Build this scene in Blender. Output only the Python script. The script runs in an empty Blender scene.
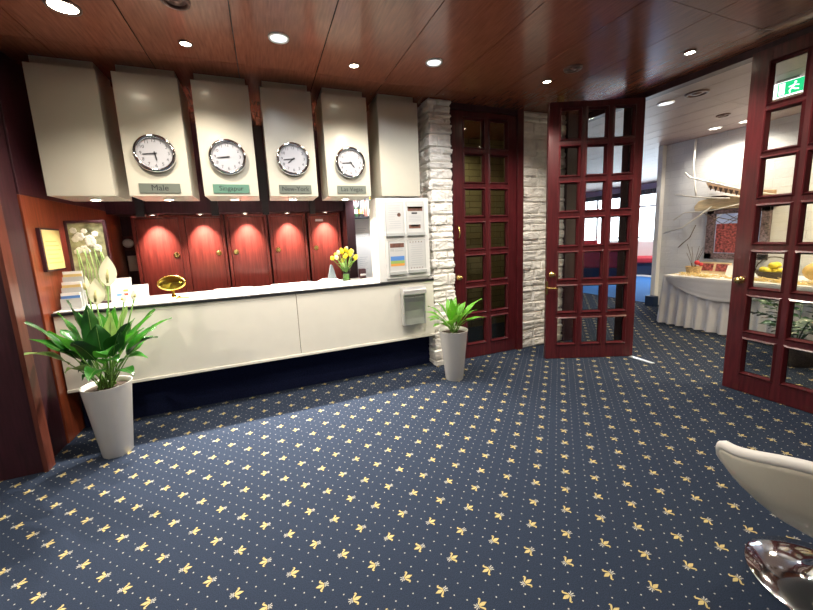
import bpy, bmesh, math, random
from math import sin, cos, pi, radians
from mathutils import Vector, Matrix, noise
random.seed(7)
SC = bpy.context.scene
COL = SC.collection
ZC = 2.611

# ------------------------------------------------------------------ materials
def nodes_of(name):
    m = bpy.data.materials.new(name); m.use_nodes = True
    nt = m.node_tree; b = nt.nodes['Principled BSDF']
    return m, nt, b
def mat(name, col, rough=.5, metal=0, coat=0, var=.0, scale=8, bump=0, bscale=60, stretch=(1, 1, 1), emit=None, es=0, spec=None):
    m, nt, b = nodes_of(name)
    b.inputs['Roughness'].default_value = rough
    b.inputs['Metallic'].default_value = metal
    b.inputs['Coat Weight'].default_value = coat
    b.inputs['Coat Roughness'].default_value = .12
    if spec is not None: b.inputs['Specular IOR Level'].default_value = spec
    tc = nt.nodes.new('ShaderNodeTexCoord'); mp = nt.nodes.new('ShaderNodeMapping')
    mp.inputs['Scale'].default_value = stretch
    nt.links.new(tc.outputs['Object'], mp.inputs['Vector'])
    n = nt.nodes.new('ShaderNodeTexNoise'); n.inputs['Scale'].default_value = scale; n.inputs['Detail'].default_value = 5
    nt.links.new(mp.outputs['Vector'], n.inputs['Vector'])
    r = nt.nodes.new('ShaderNodeValToRGB')
    c0 = [max(0, c*(1-var)) for c in col]; c1 = [min(1, c*(1+var)) for c in col]
    r.color_ramp.elements[0].color = (*c0, 1); r.color_ramp.elements[1].color = (*c1, 1)
    r.color_ramp.elements[0].position = .3; r.color_ramp.elements[1].position = .7
    nt.links.new(n.outputs['Fac'], r.inputs['Fac']); nt.links.new(r.outputs['Color'], b.inputs['Base Color'])
    if bump:
        n2 = nt.nodes.new('ShaderNodeTexNoise'); n2.inputs['Scale'].default_value = bscale; n2.inputs['Detail'].default_value = 6
        nt.links.new(mp.outputs['Vector'], n2.inputs['Vector'])
        bp = nt.nodes.new('ShaderNodeBump'); bp.inputs['Strength'].default_value = bump; bp.inputs['Distance'].default_value = .01
        nt.links.new(n2.outputs['Fac'], bp.inputs['Height']); nt.links.new(bp.outputs['Normal'], b.inputs['Normal'])
    if emit:
        b.inputs['Emission Color'].default_value = (*emit, 1); b.inputs['Emission Strength'].default_value = es
    return m
def pane_mat(name, tint, fac=.08, rough=.02):
    m, nt, b = nodes_of(name)
    out = nt.nodes['Material Output']
    t = nt.nodes.new('ShaderNodeBsdfTransparent'); t.inputs['Color'].default_value = (*tint, 1)
    g = nt.nodes.new('ShaderNodeBsdfGlossy'); g.inputs['Roughness'].default_value = rough
    fr = nt.nodes.new('ShaderNodeFresnel'); fr.inputs['IOR'].default_value = 1.35
    mx = nt.nodes.new('ShaderNodeMixShader')
    nt.links.new(fr.outputs[0], mx.inputs[0]); nt.links.new(t.outputs[0], mx.inputs[1]); nt.links.new(g.outputs[0], mx.inputs[2])
    nt.links.new(mx.outputs[0], out.inputs['Surface']); nt.nodes.remove(b)
    return m
def brick_mat(name, c1, c2, mortar, scale=1, bw=.3, bh=.075, bump=.6, axis='x'):
    m, nt, b = nodes_of(name)
    b.inputs['Roughness'].default_value = .8
    tc = nt.nodes.new('ShaderNodeTexCoord'); sp = nt.nodes.new('ShaderNodeSeparateXYZ'); cb = nt.nodes.new('ShaderNodeCombineXYZ')
    nt.links.new(tc.outputs['Object'], sp.inputs[0])
    nt.links.new(sp.outputs['X' if axis == 'x' else 'Y'], cb.inputs['X']); nt.links.new(sp.outputs['Z'], cb.inputs['Y'])
    br = nt.nodes.new('ShaderNodeTexBrick'); nt.links.new(cb.outputs[0], br.inputs['Vector'])
    br.inputs['Scale'].default_value = scale; br.inputs['Brick Width'].default_value = bw; br.inputs['Row Height'].default_value = bh
    br.inputs['Mortar Size'].default_value = .004; br.inputs['Mortar Smooth'].default_value = .6
    br.inputs['Color1'].default_value = (*c1, 1); br.inputs['Color2'].default_value = (*c2, 1); br.inputs['Mortar'].default_value = (*mortar, 1)
    nt.links.new(br.outputs['Color'], b.inputs['Base Color'])
    n = nt.nodes.new('ShaderNodeTexNoise'); n.inputs['Scale'].default_value = 25; n.inputs['Detail'].default_value = 6
    nt.links.new(tc.outputs['Object'], n.inputs['Vector'])
    ad = nt.nodes.new('ShaderNodeMath'); ad.operation = 'MULTIPLY_ADD'; ad.inputs[1].default_value = -1.0
    nt.links.new(br.outputs['Fac'], ad.inputs[0]); nt.links.new(n.outputs['Fac'], ad.inputs[2])
    bp = nt.nodes.new('ShaderNodeBump'); bp.inputs['Strength'].default_value = bump; bp.inputs['Distance'].default_value = .012
    nt.links.new(ad.outputs[0], bp.inputs['Height']); nt.links.new(bp.outputs['Normal'], b.inputs['Normal'])
    return m

M = {}
M['mahog'] = mat('mahogany', (.078, .0100, .0130), .3, coat=.35, var=.35, scale=6, stretch=(9, 9, .7))
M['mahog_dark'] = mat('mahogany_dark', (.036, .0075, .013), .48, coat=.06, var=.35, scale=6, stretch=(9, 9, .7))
M['closet'] = mat('closet_veneer', (.19, .032, .024), .32, coat=.3, var=.3, scale=7, stretch=(10, 10, .6))
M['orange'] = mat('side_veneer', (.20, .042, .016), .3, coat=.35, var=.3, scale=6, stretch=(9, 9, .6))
M['edge'] = mat('edge_veneer', (.12, .032, .02), .35, coat=.2, var=.3, scale=6, stretch=(9, 9, .6))
M['ceil'] = mat('ceiling_veneer', (.215, .066, .036), .26, coat=.35, var=.22, scale=5, stretch=(16, 1.2, 1))
M['ceil_gap'] = mat('ceiling_joint', (.02, .006, .005), .8)
M['lceil'] = mat('lounge_ceiling_panel', (.33, .26, .25), .5, spec=.28, var=.08, scale=5, stretch=(16, 1.2, 1))  # paler than the hall veneer: reflected window light is put into the colour
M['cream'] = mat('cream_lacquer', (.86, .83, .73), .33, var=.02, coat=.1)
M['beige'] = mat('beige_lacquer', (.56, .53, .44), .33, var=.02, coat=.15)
M['white'] = mat('white_lacquer', (.80, .79, .76), .35, var=.02)
M['wpaint'] = mat('white_paint', (.78, .79, .80), .7, var=.03, bump=.1)
M['lav'] = mat('lavender_plaster', (.55, .55, .68), .7, var=.03)
M['stone'] = mat('white_painted_stone', (.84, .81, .76), .75, var=.1, scale=9, bump=.5, bscale=55)
M['ystone'] = brick_mat('ochre_stone', (.34, .30, .17), (.26, .23, .13), (.07, .05, .03), 1, .34, .085, .8)
M['wbrick'] = brick_mat('white_brick', (.76, .77, .78), (.70, .71, .72), (.62, .63, .65), 1, .36, .11, .5, axis='y')
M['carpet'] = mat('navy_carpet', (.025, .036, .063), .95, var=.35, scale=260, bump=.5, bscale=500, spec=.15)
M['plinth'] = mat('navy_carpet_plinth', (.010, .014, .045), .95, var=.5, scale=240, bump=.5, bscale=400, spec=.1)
M['fleur'] = mat('fleur_yarn', (.52, .41, .17), .9, var=.15, scale=200)
M['fleurw'] = mat('pale_yarn', (.46, .45, .40), .9, var=.15, scale=200)
M['bluecarpet'] = mat('blue_lounge_carpet', (.03, .17, .46), .9, var=.2, scale=120)
M['black'] = mat('black_edge', (.02, .02, .022), .35)
M['chrome'] = mat('chrome', (.82, .82, .84), .09, metal=1)
M['steel'] = mat('brushed_steel', (.45, .45, .44), .45, metal=.75, var=.08, scale=30, stretch=(1, 1, 20))
M['silver'] = mat('silver_plate', (.17, .19, .16), .4, metal=.3, var=.05)
M['silverg'] = mat('greenish_plate', (.13, .27, .20), .4, metal=.3, var=.05)
M['brass'] = mat('brass', (.80, .58, .22), .22, metal=1)
M['gold'] = mat('gold', (.95, .66, .10), .12, metal=1)
M['ink'] = mat('dark_ink', (.02, .02, .025), .6)
M['grey_ink'] = mat('grey_print', (.45, .46, .48), .7)
M['dial'] = mat('clock_dial', (.43, .43, .46), .5)
M['sheet'] = mat('grey_white_sheet', (.58, .58, .57), .6, var=.03)
M['paper'] = mat('paper', (.83, .82, .78), .7, var=.02)
M['yellowpaper'] = mat('yellow_poster', (.70, .52, .20), .6, var=.12, scale=5)
M['red'] = mat('red_print', (.60, .06, .04), .6)
M['bluep'] = mat('blue_print', (.10, .25, .60), .6)
M['greenp'] = mat('green_print', (.32, .45, .12), .6)
M['orangep'] = mat('orange_print', (.75, .35, .08), .6)
M['brownp'] = mat('brown_print', (.16, .07, .05), .6, var=.5, scale=40)
M['pot'] = mat('white_pot', (.86, .83, .78), .3, var=.02, coat=.2)
M['soil'] = mat('soil', (.05, .03, .02), .95, var=.5, scale=70, bump=1, bscale=80)
M['leaf'] = mat('lily_leaf', (.035, .19, .022), .32, var=.4, scale=7, coat=.2)
M['leafd'] = mat('lily_leaf_dark', (.018, .095, .016), .3, var=.4, scale=8, coat=.25)
M['leafp'] = mat('lily_leaf_pale', (.28, .42, .14), .4, var=.3, scale=14)
M['leaf2'] = mat('bright_leaf', (.15, .46, .04), .35, var=.35, scale=8, coat=.2)
M['leaf3'] = mat('dark_leaf', (.02, .07, .025), .35, var=.4, scale=8, coat=.2)
M['stem'] = mat('stem', (.16, .32, .06), .5, var=.2)
M['spathe'] = mat('white_spathe', (.62, .61, .45), .45, var=.06)
M['spadix'] = mat('spadix', (.62, .55, .24), .7, var=.2, scale=90)
M['tulip'] = mat('yellow_tulip', (.78, .62, .03), .5, var=.15)
M['pane'] = pane_mat('door_glass', (.93, .94, .93))
M['vase'] = pane_mat('vase_glass', (.85, .92, .88))
M['lamp_on'] = mat('lamp_lit', (1, .95, .85), .4, emit=(1, .88, .66), es=40)
M['lamp_small'] = mat('small_lamp_lit', (1, .95, .85), .4, emit=(1, .88, .68), es=14)
M['lamp_frost'] = mat('frosted_lamp', (.9, .92, .95), .4, emit=(.92, .95, 1), es=1.1)
M['lounge_lamp'] = mat('lounge_lamp_lit', (1, .95, .85), .4, emit=(1, .95, .82), es=5)
M['bronze'] = mat('bronze_vent', (.10, .05, .04), .35, metal=.6)
M['grey'] = mat('grey_plastic', (.11, .13, .14), .4)
M['acryl'] = mat('acrylic_frame', (.48, .49, .48), .3, var=.05)
M['cloth'] = mat('grey_satin', (.62, .62, .64), .55, var=.05)
M['clothtop'] = mat('white_tablecloth', (.82, .82, .82), .7, var=.02)
M['leather'] = mat('cream_leather', (.70, .66, .55), .45, var=.04, bump=.06, bscale=160)
M['leather_w'] = mat('white_leather', (.78, .76, .72), .5, var=.02)
M['redsofa'] = mat('red_upholstery', (.55, .035, .05), .6, var=.1)
M['navy'] = mat('navy_laminate', (.012, .03, .075), .5)
M['branch'] = mat('white_branch', (.82, .80, .74), .7, var=.1)
M['twig'] = mat('dark_twig', (.12, .08, .05), .8)
M['drift'] = mat('driftwood', (.50, .33, .20), .8, var=.35, scale=9, stretch=(1, 1, 5))
M['driftp'] = mat('pale_driftwood', (.72, .58, .36), .8, var=.2, scale=9, stretch=(1, 1, 5))
M['teeth'] = mat('dark_wood', (.06, .035, .025), .7)
M['wicker'] = mat('wicker', (.50, .34, .16), .8, var=.4, scale=60, bump=1, bscale=120)
M['dwicker'] = mat('dark_wicker', (.07, .05, .03), .8, var=.4, scale=60, bump=1, bscale=120)
M['straw'] = mat('straw', (.80, .62, .28), .85, var=.25, scale=60)
M['bread'] = mat('bread_crust', (.72, .48, .16), .7, var=.3, scale=10)
M['yellow'] = mat('yellow_fruit', (.85, .70, .05), .45, var=.1)
M['ornate'] = mat('carved_frame', (.16, .11, .12), .5, var=.9, scale=45, bump=1, bscale=70)
M['ornred'] = mat('red_relief', (.30, .07, .065), .5, var=1.0, scale=34, bump=1, bscale=50)
M['mirror'] = mat('mirror_glass', (.86, .90, .92), .05, metal=1)
M['signgreen'] = mat('exit_green', (.02, .5, .2), .5, emit=(.01, .55, .2), es=1.0)
M['signwhite'] = mat('exit_white', (1, 1, 1), .5, emit=(1, 1, 1), es=1.6)
M['alu'] = mat('aluminium', (.80, .80, .80), .35, metal=.8)
M['floral'] = mat('floral_picture', (.34, .34, .20), .3, var=.75, scale=13, coat=.4)
M['petal'] = mat('white_petal', (.88, .87, .80), .6)
M['greenglass'] = mat('green_glass', (.03, .07, .03), .15, coat=.5)

def translucent(key, col, fac):          # thin leaves let some light through
    nt = M[key].node_tree; b = nt.nodes['Principled BSDF']; out = nt.nodes['Material Output']
    t = nt.nodes.new('ShaderNodeBsdfTranslucent'); t.inputs['Color'].default_value = (*col, 1)
    mx = nt.nodes.new('ShaderNodeMixShader'); mx.inputs[0].default_value = fac
    nt.links.new(b.outputs[0], mx.inputs[1]); nt.links.new(t.outputs[0], mx.inputs[2]); nt.links.new(mx.outputs[0], out.inputs['Surface'])
translucent('leaf', (.10, .42, .03), .22); translucent('leafp', (.4, .6, .15), .25); translucent('leaf2', (.25, .6, .05), .25)
translucent('spathe', (.75, .73, .52), .4); translucent('tulip', (.9, .75, .05), .3)

# ------------------------------------------------------------------ mesh builder
class MB:
    def __init__(s): s.v = []; s.f = []; s.mi = []; s.mats = []; s.sm = []
    def m(s, name):
        if name not in s.mats: s.mats.append(name)
        return s.mats.index(name)
    def add(s, vs, fs, mt, smooth=False, mx=None):
        o = len(s.v); i = s.m(mt)
        for p in vs:
            p = Vector(p); s.v.append(mx @ p if mx else p)
        for f in fs: s.f.append([o+k for k in f]); s.mi.append(i); s.sm.append(smooth)
        return s
    def box(s, x0, x1, y0, y1, z0, z1, mt, mx=None, bv=0):
        if x0 > x1: x0, x1 = x1, x0
        if y0 > y1: y0, y1 = y1, y0
        if z0 > z1: z0, z1 = z1, z0
        if bv:
            bm = bmesh.new(); bmesh.ops.create_cube(bm, size=1)
            for v in bm.verts: v.co = Vector(((x0+x1)/2+v.co.x*(x1-x0), (y0+y1)/2+v.co.y*(y1-y0), (z0+z1)/2+v.co.z*(z1-z0)))
            bmesh.ops.bevel(bm, geom=bm.edges[:], offset=bv, segments=2, affect='EDGES')
            bm.verts.index_update()
            s.add([v.co.copy() for v in bm.verts], [[v.index for v in f.verts] for f in bm.faces], mt, False, mx); bm.free(); return s
        vs = [(x, y, z) for z in (z0, z1) for y in (y0, y1) for x in (x0, x1)]
        return s.add(vs, [(0, 2, 3, 1), (4, 5, 7, 6), (0, 1, 5, 4), (2, 6, 7, 3), (0, 4, 6, 2), (1, 3, 7, 5)], mt, False, mx)
    def tube(s, pts, rad, mt, n=8, cap=True, mx=None):
        pts = [Vector(p) for p in pts]
        if not hasattr(rad, '__len__'): rad = [rad]*len(pts)
        vs = []; fs = []; up = Vector((0, 0, 1)); a = None
        for i, p in enumerate(pts):
            d = (pts[min(i+1, len(pts)-1)]-pts[max(i-1, 0)]).normalized()
            if a is None: a = d.cross(up if abs(d.z) < .95 else Vector((1, 0, 0))).normalized()
            else: a = (a-d*a.dot(d)).normalized()
            b = d.cross(a)
            for k in range(n):
                t = 2*pi*k/n; vs.append(p+(a*cos(t)+b*sin(t))*rad[i])
        for i in range(len(pts)-1):
            for k in range(n): fs.append((i*n+k, i*n+(k+1) % n, (i+1)*n+(k+1) % n, (i+1)*n+k))
        if cap: fs.append(tuple(range(n-1, -1, -1))); fs.append(tuple((len(pts)-1)*n+k for k in range(n)))
        return s.add(vs, fs, mt, True, mx)
    def lathe(s, prof, mt, n=32, mx=None, cap0=True, cap1=True, smooth=True):
        vs = []; fs = []
        for r, z in prof:
            for k in range(n): vs.append((r*cos(2*pi*k/n), r*sin(2*pi*k/n), z))
        for i in range(len(prof)-1):
            for k in range(n): fs.append((i*n+k, i*n+(k+1) % n, (i+1)*n+(k+1) % n, (i+1)*n+k))
        s.add(vs, fs, mt, smooth, mx)
        if cap0: s.add(vs[:n], [tuple(range(n-1, -1, -1))], mt, False, mx)
        if cap1: s.add(vs[-n:], [tuple(range(n))], mt, False, mx)
        return s
    def ball(s, c, r, mt, mx=None, seg=10, sc=(1, 1, 1)):
        vs = []; fs = []; R = seg//2+1
        for i in range(R+1):
            th = pi*i/R
            for k in range(seg):
                ph = 2*pi*k/seg; vs.append((c[0]+r*sc[0]*sin(th)*cos(ph), c[1]+r*sc[1]*sin(th)*sin(ph), c[2]+r*sc[2]*cos(th)))
        for i in range(R):
            for k in range(seg): fs.append((i*seg+k, (i+1)*seg+k, (i+1)*seg+(k+1) % seg, i*seg+(k+1) % seg))
        return s.add(vs, fs, mt, True, mx)
    def prism(s, poly, y0, y1, mt, mx=None):     # outline in x,z extruded along y
        n = len(poly); vs = [(x, y0, z) for x, z in poly]+[(x, y1, z) for x, z in poly]
        fs = [tuple(range(n)), tuple(range(2*n-1, n-1, -1))]+[(i, i+n, (i+1) % n+n, (i+1) % n) for i in range(n)]
        return s.add(vs, fs, mt, False, mx)
    def build(s, name, parent=None, loc=None, bevel=0, local=False, solid=0, sub=0):
        me = bpy.data.meshes.new(name)
        vs = [v.copy() for v in s.v]
        if parent is not None:
            if not local:
                inv = parent.matrix_basis.inverted()
                pp = parent.parent
                if pp is not None: inv = inv @ pp.matrix_basis.inverted()
                vs = [inv @ v for v in vs]
            off = Vector((0, 0, 0))
        else:
            if loc is None:
                xs = [v.x for v in vs]; ys = [v.y for v in vs]; zs = [v.z for v in vs]
                loc = ((min(xs)+max(xs))/2, (min(ys)+max(ys))/2, min(zs))
            off = Vector(loc)
            vs = [v-off for v in vs]
        me.from_pydata(vs, [], s.f)
        for n in s.mats: me.materials.append(M[n])
        me.polygons.foreach_set('material_index', s.mi); me.polygons.foreach_set('use_smooth', s.sm)
        bm = bmesh.new(); bm.from_mesh(me); bmesh.ops.recalc_face_normals(bm, faces=bm.faces[:]); bm.to_mesh(me); bm.free()
        o = bpy.data.objects.new(name, me); COL.objects.link(o)
        if parent is not None: o.parent = parent
        else: o.location = off
        if solid:
            md = o.modifiers.new('solid', 'SOLIDIFY'); md.thickness = solid; md.offset = 0
        if bevel:
            md = o.modifiers.new('bevel', 'BEVEL'); md.width = bevel; md.segments = 2; md.limit_method = 'ANGLE'; md.angle_limit = radians(40)
        if sub:
            md = o.modifiers.new('sub', 'SUBSURF'); md.levels = sub; md.render_levels = sub
        return o
def tag(o, label, cat, group=None, kind=None):
    if label: o['label'] = label
    if cat: o['category'] = cat
    if group: o['group'] = group
    if kind: o['kind'] = kind
    return o
def thing(name, label, cat, loc=(0, 0, 0), rz=0, group=None):
    e = bpy.data.objects.new(name, None); COL.objects.link(e); e.empty_display_size = .1
    e.location = loc; e.rotation_euler = (0, 0, rz)
    e.matrix_basis = Matrix.Translation(loc) @ Matrix.Rotation(rz, 4, 'Z')
    return tag(e, label, cat, group)
def struct(mb, name, parent=None, **k):
    o = mb.build(name, parent, **k)
    o['kind'] = 'structure' if parent is None else o.get('kind', 'structure')
    if parent is not None: del o['kind']
    return o
def dup(o, parent=None):
    c = o.copy(); COL.objects.link(c)
    if parent is not None: c.parent = parent
    for ch in list(o.children): dup(ch, c)
    return c
def B(*a, **k): return MB().box(*a, **k)
MXY = Matrix.Rotation(radians(90), 4, 'X')       # local z -> -y  (faces the hall from a wall of constant y)
def at(x, y, z, rot=None):
    t = Matrix.Translation((x, y, z)); return t @ rot if rot else t
def text_mb(body, size, mt, mx, depth=.001, mb=None, align='CENTER'):
    cu = bpy.data.curves.new('t', 'FONT'); cu.body = body; cu.size = size; cu.align_x = align; cu.align_y = 'CENTER'; cu.extrude = depth; cu.resolution_u = 3
    o = bpy.data.objects.new('t', cu); COL.objects.link(o)
    dg = bpy.context.evaluated_depsgraph_get(); me = bpy.data.meshes.new_from_object(o.evaluated_get(dg))
    mb = mb or MB()
    mb.add([v.co.copy() for v in me.vertices], [list(p.vertices) for p in me.polygons], mt, False, mx)
    bpy.data.objects.remove(o); bpy.data.curves.remove(cu); bpy.data.meshes.remove(me)
    return mb

# ------------------------------------------------------------------ camera (16 mm wide angle, slightly tilted down and rolled)
cd = bpy.data.cameras.new('camera'); cam = bpy.data.objects.new('camera', cd); COL.objects.link(cam)
F, YAW, PITCH, ROLL = 352.33, .376964, .149379, -.0438929
cy_, sy_, cp_, sp_ = cos(YAW), sin(YAW), cos(PITCH), sin(PITCH)
fw = Vector((sy_*cp_, cy_*cp_, -sp_)); r0 = Vector((cy_, -sy_, 0)); u0 = r0.cross(fw)
rr = cos(ROLL)*r0+sin(ROLL)*u0; uu = -sin(ROLL)*r0+cos(ROLL)*u0
mw = Matrix.Identity(4)
for i in range(3): mw[i][0] = rr[i]; mw[i][1] = uu[i]; mw[i][2] = -fw[i]
mw[2][3] = 1.35
cam.matrix_world = mw
cd.sensor_fit = 'HORIZONTAL'; cd.sensor_width = 36; cd.lens = F*36/813
cd.shift_x = -1.02/813; cd.shift_y = -15.7/813; cd.clip_start = .05; cd.clip_end = 100
SC.camera = cam
vs = SC.view_settings
vs.view_transform = 'Standard'; vs.look = 'None'; vs.gamma = 1; vs.use_curve_mapping = False; vs.exposure = 0.55

# ------------------------------------------------------------------ setting: floor with woven fleur-de-lis carpet
X0, Y0, AL = .923, .843, .14835
CS = math.sqrt(.5)
def petal(pts, wid):            # strip along a polyline with half-widths, as triangles/quads in 2-D
    L = []; R_ = []
    for i, (x, y) in enumerate(pts):
        a = pts[max(i-1, 0)]; b = pts[min(i+1, len(pts)-1)]
        d = Vector((b[0]-a[0], b[1]-a[1])).normalized(); n = Vector((-d.y, d.x))
        L.append((x+n.x*wid[i], y+n.y*wid[i])); R_.append((x-n.x*wid[i], y-n.y*wid[i]))
    return [[L[i], R_[i], R_[i+1], L[i+1]] for i in range(len(pts)-1)]
FLG = petal([(-.006, 0), (.002, 0), (.010, 0), (.018, 0), (.026, 0)], [.0018, .0052, .0072, .0042, .0004])
for sg in (1, -1):
    FLG += petal([(-.007, sg*.003), (-.002, sg*.0085), (.004, sg*.014), (.009, sg*.0185), (.007, sg*.0225), (.002, sg*.0225)], [.0012, .0026, .0034, .0032, .0026, .001])
FLW = petal([(-.0105, -.0095), (-.0105, .0095)], [.0013, .0013])
FLW += petal([(-.0135, 0), (-.025, 0)], [.0016, .0020])
for sg in (1, -1): FLW += petal([(-.0135, sg*.0045), (-.019, sg*.007), (-.0225, sg*.0105)], [.0013, .0017, .0012])
hall = MB()
hall.box(-4.2, 6.2, -3.6, 6.3, -.06, 0, 'carpet')
# carpet of the hall runs under the buffet room as well
nf = 0
DOT = [(.0030*cos(pi*k/3), .0030*sin(pi*k/3)) for k in range(6)]
gv = []; gf = []; wv = []; wf = []
for a in range(-190, 191):
    for b in range(-190, 191):
        x = X0+AL/3*CS*(a+b); y = Y0+AL/3*CS*(b-a)
        if not (-1.9 < x < 6.15 and -.4 < y < 5.6): continue
        if x > 3.5 and y < .3: continue
        if x < 3.4 and y > 3.3: continue
        if a % 3 == 0 and b % 3 == 0:
            sg = -1 if ((a//3+b//3) % 2 == 0) else 1
            for quad in FLG:
                o = len(gv); gv += [(x+sg*p[0], y+sg*p[1], .0012) for p in quad]; gf.append([o, o+1, o+2, o+3])
            for quad in FLW:
                o = len(wv); wv += [(x+sg*p[0], y+sg*p[1], .0012) for p in quad]; wf.append([o, o+1, o+2, o+3])
        else:
            o = len(wv); wv += [(x+p[0], y+p[1], .0012) for p in DOT]; wf.append(list(range(o, o+6)))
hall.add(gv, gf, 'fleur'); hall.add(wv, wf, 'fleurw')
struct(hall, 'floor', loc=(0, 0, 0))
lf = B(3.5, 6.2, 6.3, 13, -.06, 0, 'bluecarpet'); lf.box(6.2, 12, -2, 13, -.06, 0, 'bluecarpet')
struct(lf, 'floor_lounge')
struct(B(9.35, 9.65, 4.6, 9.6, 0, .012, 'white'), 'trim_lounge_step')

# ceilings: veneered panels with open joints
cm = MB(); lc = MB()
cm.box(-4.2, 3.5, -3.6, 4.9, ZC+.03, ZC+.08, 'ceil_gap')
k0 = -8
xs = [-.055+.5455*k for k in range(-8, 7)]+[3.52]
ys = [1.485+1.465*k for k in range(-4, 2)]+[4.9]
for i in range(len(xs)-1):
    for j in range(len(ys)-1):
        cm.box(xs[i]+.003, xs[i+1]-.003, ys[j]+.002, ys[j+1]-.002, ZC, ZC+.035, 'ceil')
struct(cm, 'ceiling')
lc.box(3.52, 12, -2, 13, ZC+.03, ZC+.08, 'ceil_gap')
for k in range(24):
    xa = 3.62+.36*k
    if xa > 11.8: break
    for j in range(7): lc.box(xa+.003, min(xa+.357, 12), -2+2.2*j+.002, -2+2.2*(j+1)-.002, ZC, ZC+.035, 'lceil')
struct(lc, 'ceiling_lounge')
struct(B(3.5, 3.6, .2, 3.3, ZC-.055, ZC, 'mahog_dark'), 'trim_lintel')

# left side: front partition with lit edge strip, side wall behind it
fp = B(-4.2, -1.40, 2.72, 2.79, 0, ZC, 'mahog_dark'); struct(fp, 'wall_front_left', bevel=.002)
struct(B(-1.402, -1.378, 2.712, 2.792, 0, ZC, 'edge'), 'trim_partition_edge', bevel=.002)
struct(B(-1.62, -1.43, 2.79, 3.064, 0, ZC, 'mahog_dark'), 'wall_left_niche_shade')  # dark block in place of a recess, whose shade is put into the colour
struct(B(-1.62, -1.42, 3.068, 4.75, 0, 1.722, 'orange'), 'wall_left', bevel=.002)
struct(B(-1.62, -1.42, 3.068, 4.75, 1.724, ZC, 'mahog_dark'), 'wall_left_upper', bevel=.002)  # same wall in a darker tone above the height of the cabinet undersides
# hall enclosure out of view
struct(B(-4.3, -4.2, -3.6, 2.79, 0, ZC, 'wpaint'), 'wall_far_left')
struct(B(-4.2, 3.5, -3.7, -3.6, 0, ZC, 'wpaint'), 'wall_rear')
struct(B(3.43, 3.53, -3.6, .70, 0, ZC, 'mahog'), 'wall_right')
# back wall of the reception: header, posts
struct(B(-1.42, .945, 4.4, 4.75, 1.692, ZC, 'mahog_dark'), 'wall_closet_header', bevel=.002)
struct(B(-1.62, 1.54, 4.75, 4.85, 0, ZC, 'mahog_dark'), 'wall_back', bevel=.002)
struct(B(.945, 1.05, 4.3, 4.75, 0, ZC, 'mahog_dark'), 'trim_closet_post')
struct(B(1.05, 1.54, 4.55, 4.75, 0, 1.92, 'white'), 'wall_back_white')
struct(B(1.05, 1.54, 4.2, 4.75, 1.922, ZC, 'mahog_dark'), 'trim_shelf_header')
struct(B(1.54, 1.66, 3.42, 4.85, 0, ZC, 'white'), 'wall_staff_right')

# rough split-face stone
def stone_slab(path, nrm, z0, z1, seed, back, res=.0105, amp=.02):
    """path: list of (x,y) corners of the visible face; nrm: outward normals per segment; back: closing points"""
    rnd = random.Random(seed)
    rows = []; z = z0
    while z < z1:
        h = rnd.choice([.05, .065, .08, .10, .12]); rows.append((z, min(z+h, z1))); z += h
    segs = []; tot = 0
    for i in range(len(path)-1):
        L = math.dist(path[i], path[i+1]); segs.append((tot, tot+L, path[i], path[i+1], nrm[i])); tot += L
    blocks = []
    for r in rows:
        bl = []; u = -rnd.uniform(0, .15)
        while u < tot:
            w = rnd.uniform(.13, .34); bl.append((u, u+w, rnd.uniform(-.5, .5), rnd.uniform(-.35, .35), rnd.uniform(-.4, .4))); u += w
        blocks.append(bl)
    def hgt(u, z):
        for (a, b), bl in zip(rows, blocks):
            if a <= z <= b:
                for (ua, ub, off, tx, tz) in bl:
                    if ua <= u <= ub:
                        d = min(z-a, b-z, u-ua, ub-u)
                        e = min(1, d/.014); e = e*e*(3-2*e)
                        n1 = noise.noise(Vector((u*9+seed, z*22, off*9)))*.55+noise.noise(Vector((u*30, z*55, seed)))*.35
                        return amp*(-.9+e*(1.0+off*.5+tx*(u-ua)/(ub-ua)+tz*(z-a)/(b-a)+n1))
        return 0
    nu = max(4, int(tot/res)); nz = int((z1-z0)/res)
    vs = []; fs = []
    us = sorted(set([tot*i/nu for i in range(nu+1)]+[s[1] for s in segs]))
    for j in range(nz+1):
        z = z0+(z1-z0)*j/nz
        for u in us:
            for s in segs:
                if s[0]-1e-6 <= u <= s[1]+1e-6:
                    t = (u-s[0])/(s[1]-s[0]); p = Vector((s[2][0]+(s[3][0]-s[2][0])*t, s[2][1]+(s[3][1]-s[2][1])*t)); n = Vector(s[4]); break
            for q in segs:
                if q is not s and (abs(u-q[0]) < 1e-6 or abs(u-q[1]) < 1e-6): n = n+Vector(q[4])
            h = hgt(u, z)
            vs.append((p.x+n.x*h, p.y+n.y*h, z))
    m = len(us)
    for j in range(nz):
        for i in range(m-1): fs.append((j*m+i, j*m+i+1, (j+1)*m+i+1, (j+1)*m+i))
    mb = MB(); mb.add(vs, fs, 'stone', False)
    # body behind the rough face
    for b in back: mb.box(*b, 'stone')
    return mb
struct(stone_slab([(1.528, 3.44), (1.528, 3.143), (1.762, 3.143), (1.762, 3.3)], [(-1, 0), (0, -1), (1, 0)], 0, ZC, 3, [(1.555, 1.735, 3.17, 3.44, 0, ZC)]), 'wall_stone_pillar', loc=(1.64, 3.2, 0))
struct(stone_slab([(2.665, 3.19), (3.26, 3.19)], [(0, -1)], 0, ZC, 11, [(2.665, 3.26, 3.218, 3.32, 0, ZC)]), 'wall_stone', loc=(2.9, 3.2, 0))
struct(B(3.26, 3.5, 3.16, 3.34, 0, ZC, 'mahog_dark'), 'trim_corner_post')
struct(B(3.485, 3.575, 2.545, 2.67, 0, ZC-.055, 'mahog_dark'), 'trim_door_jamb', bevel=.003)
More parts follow.
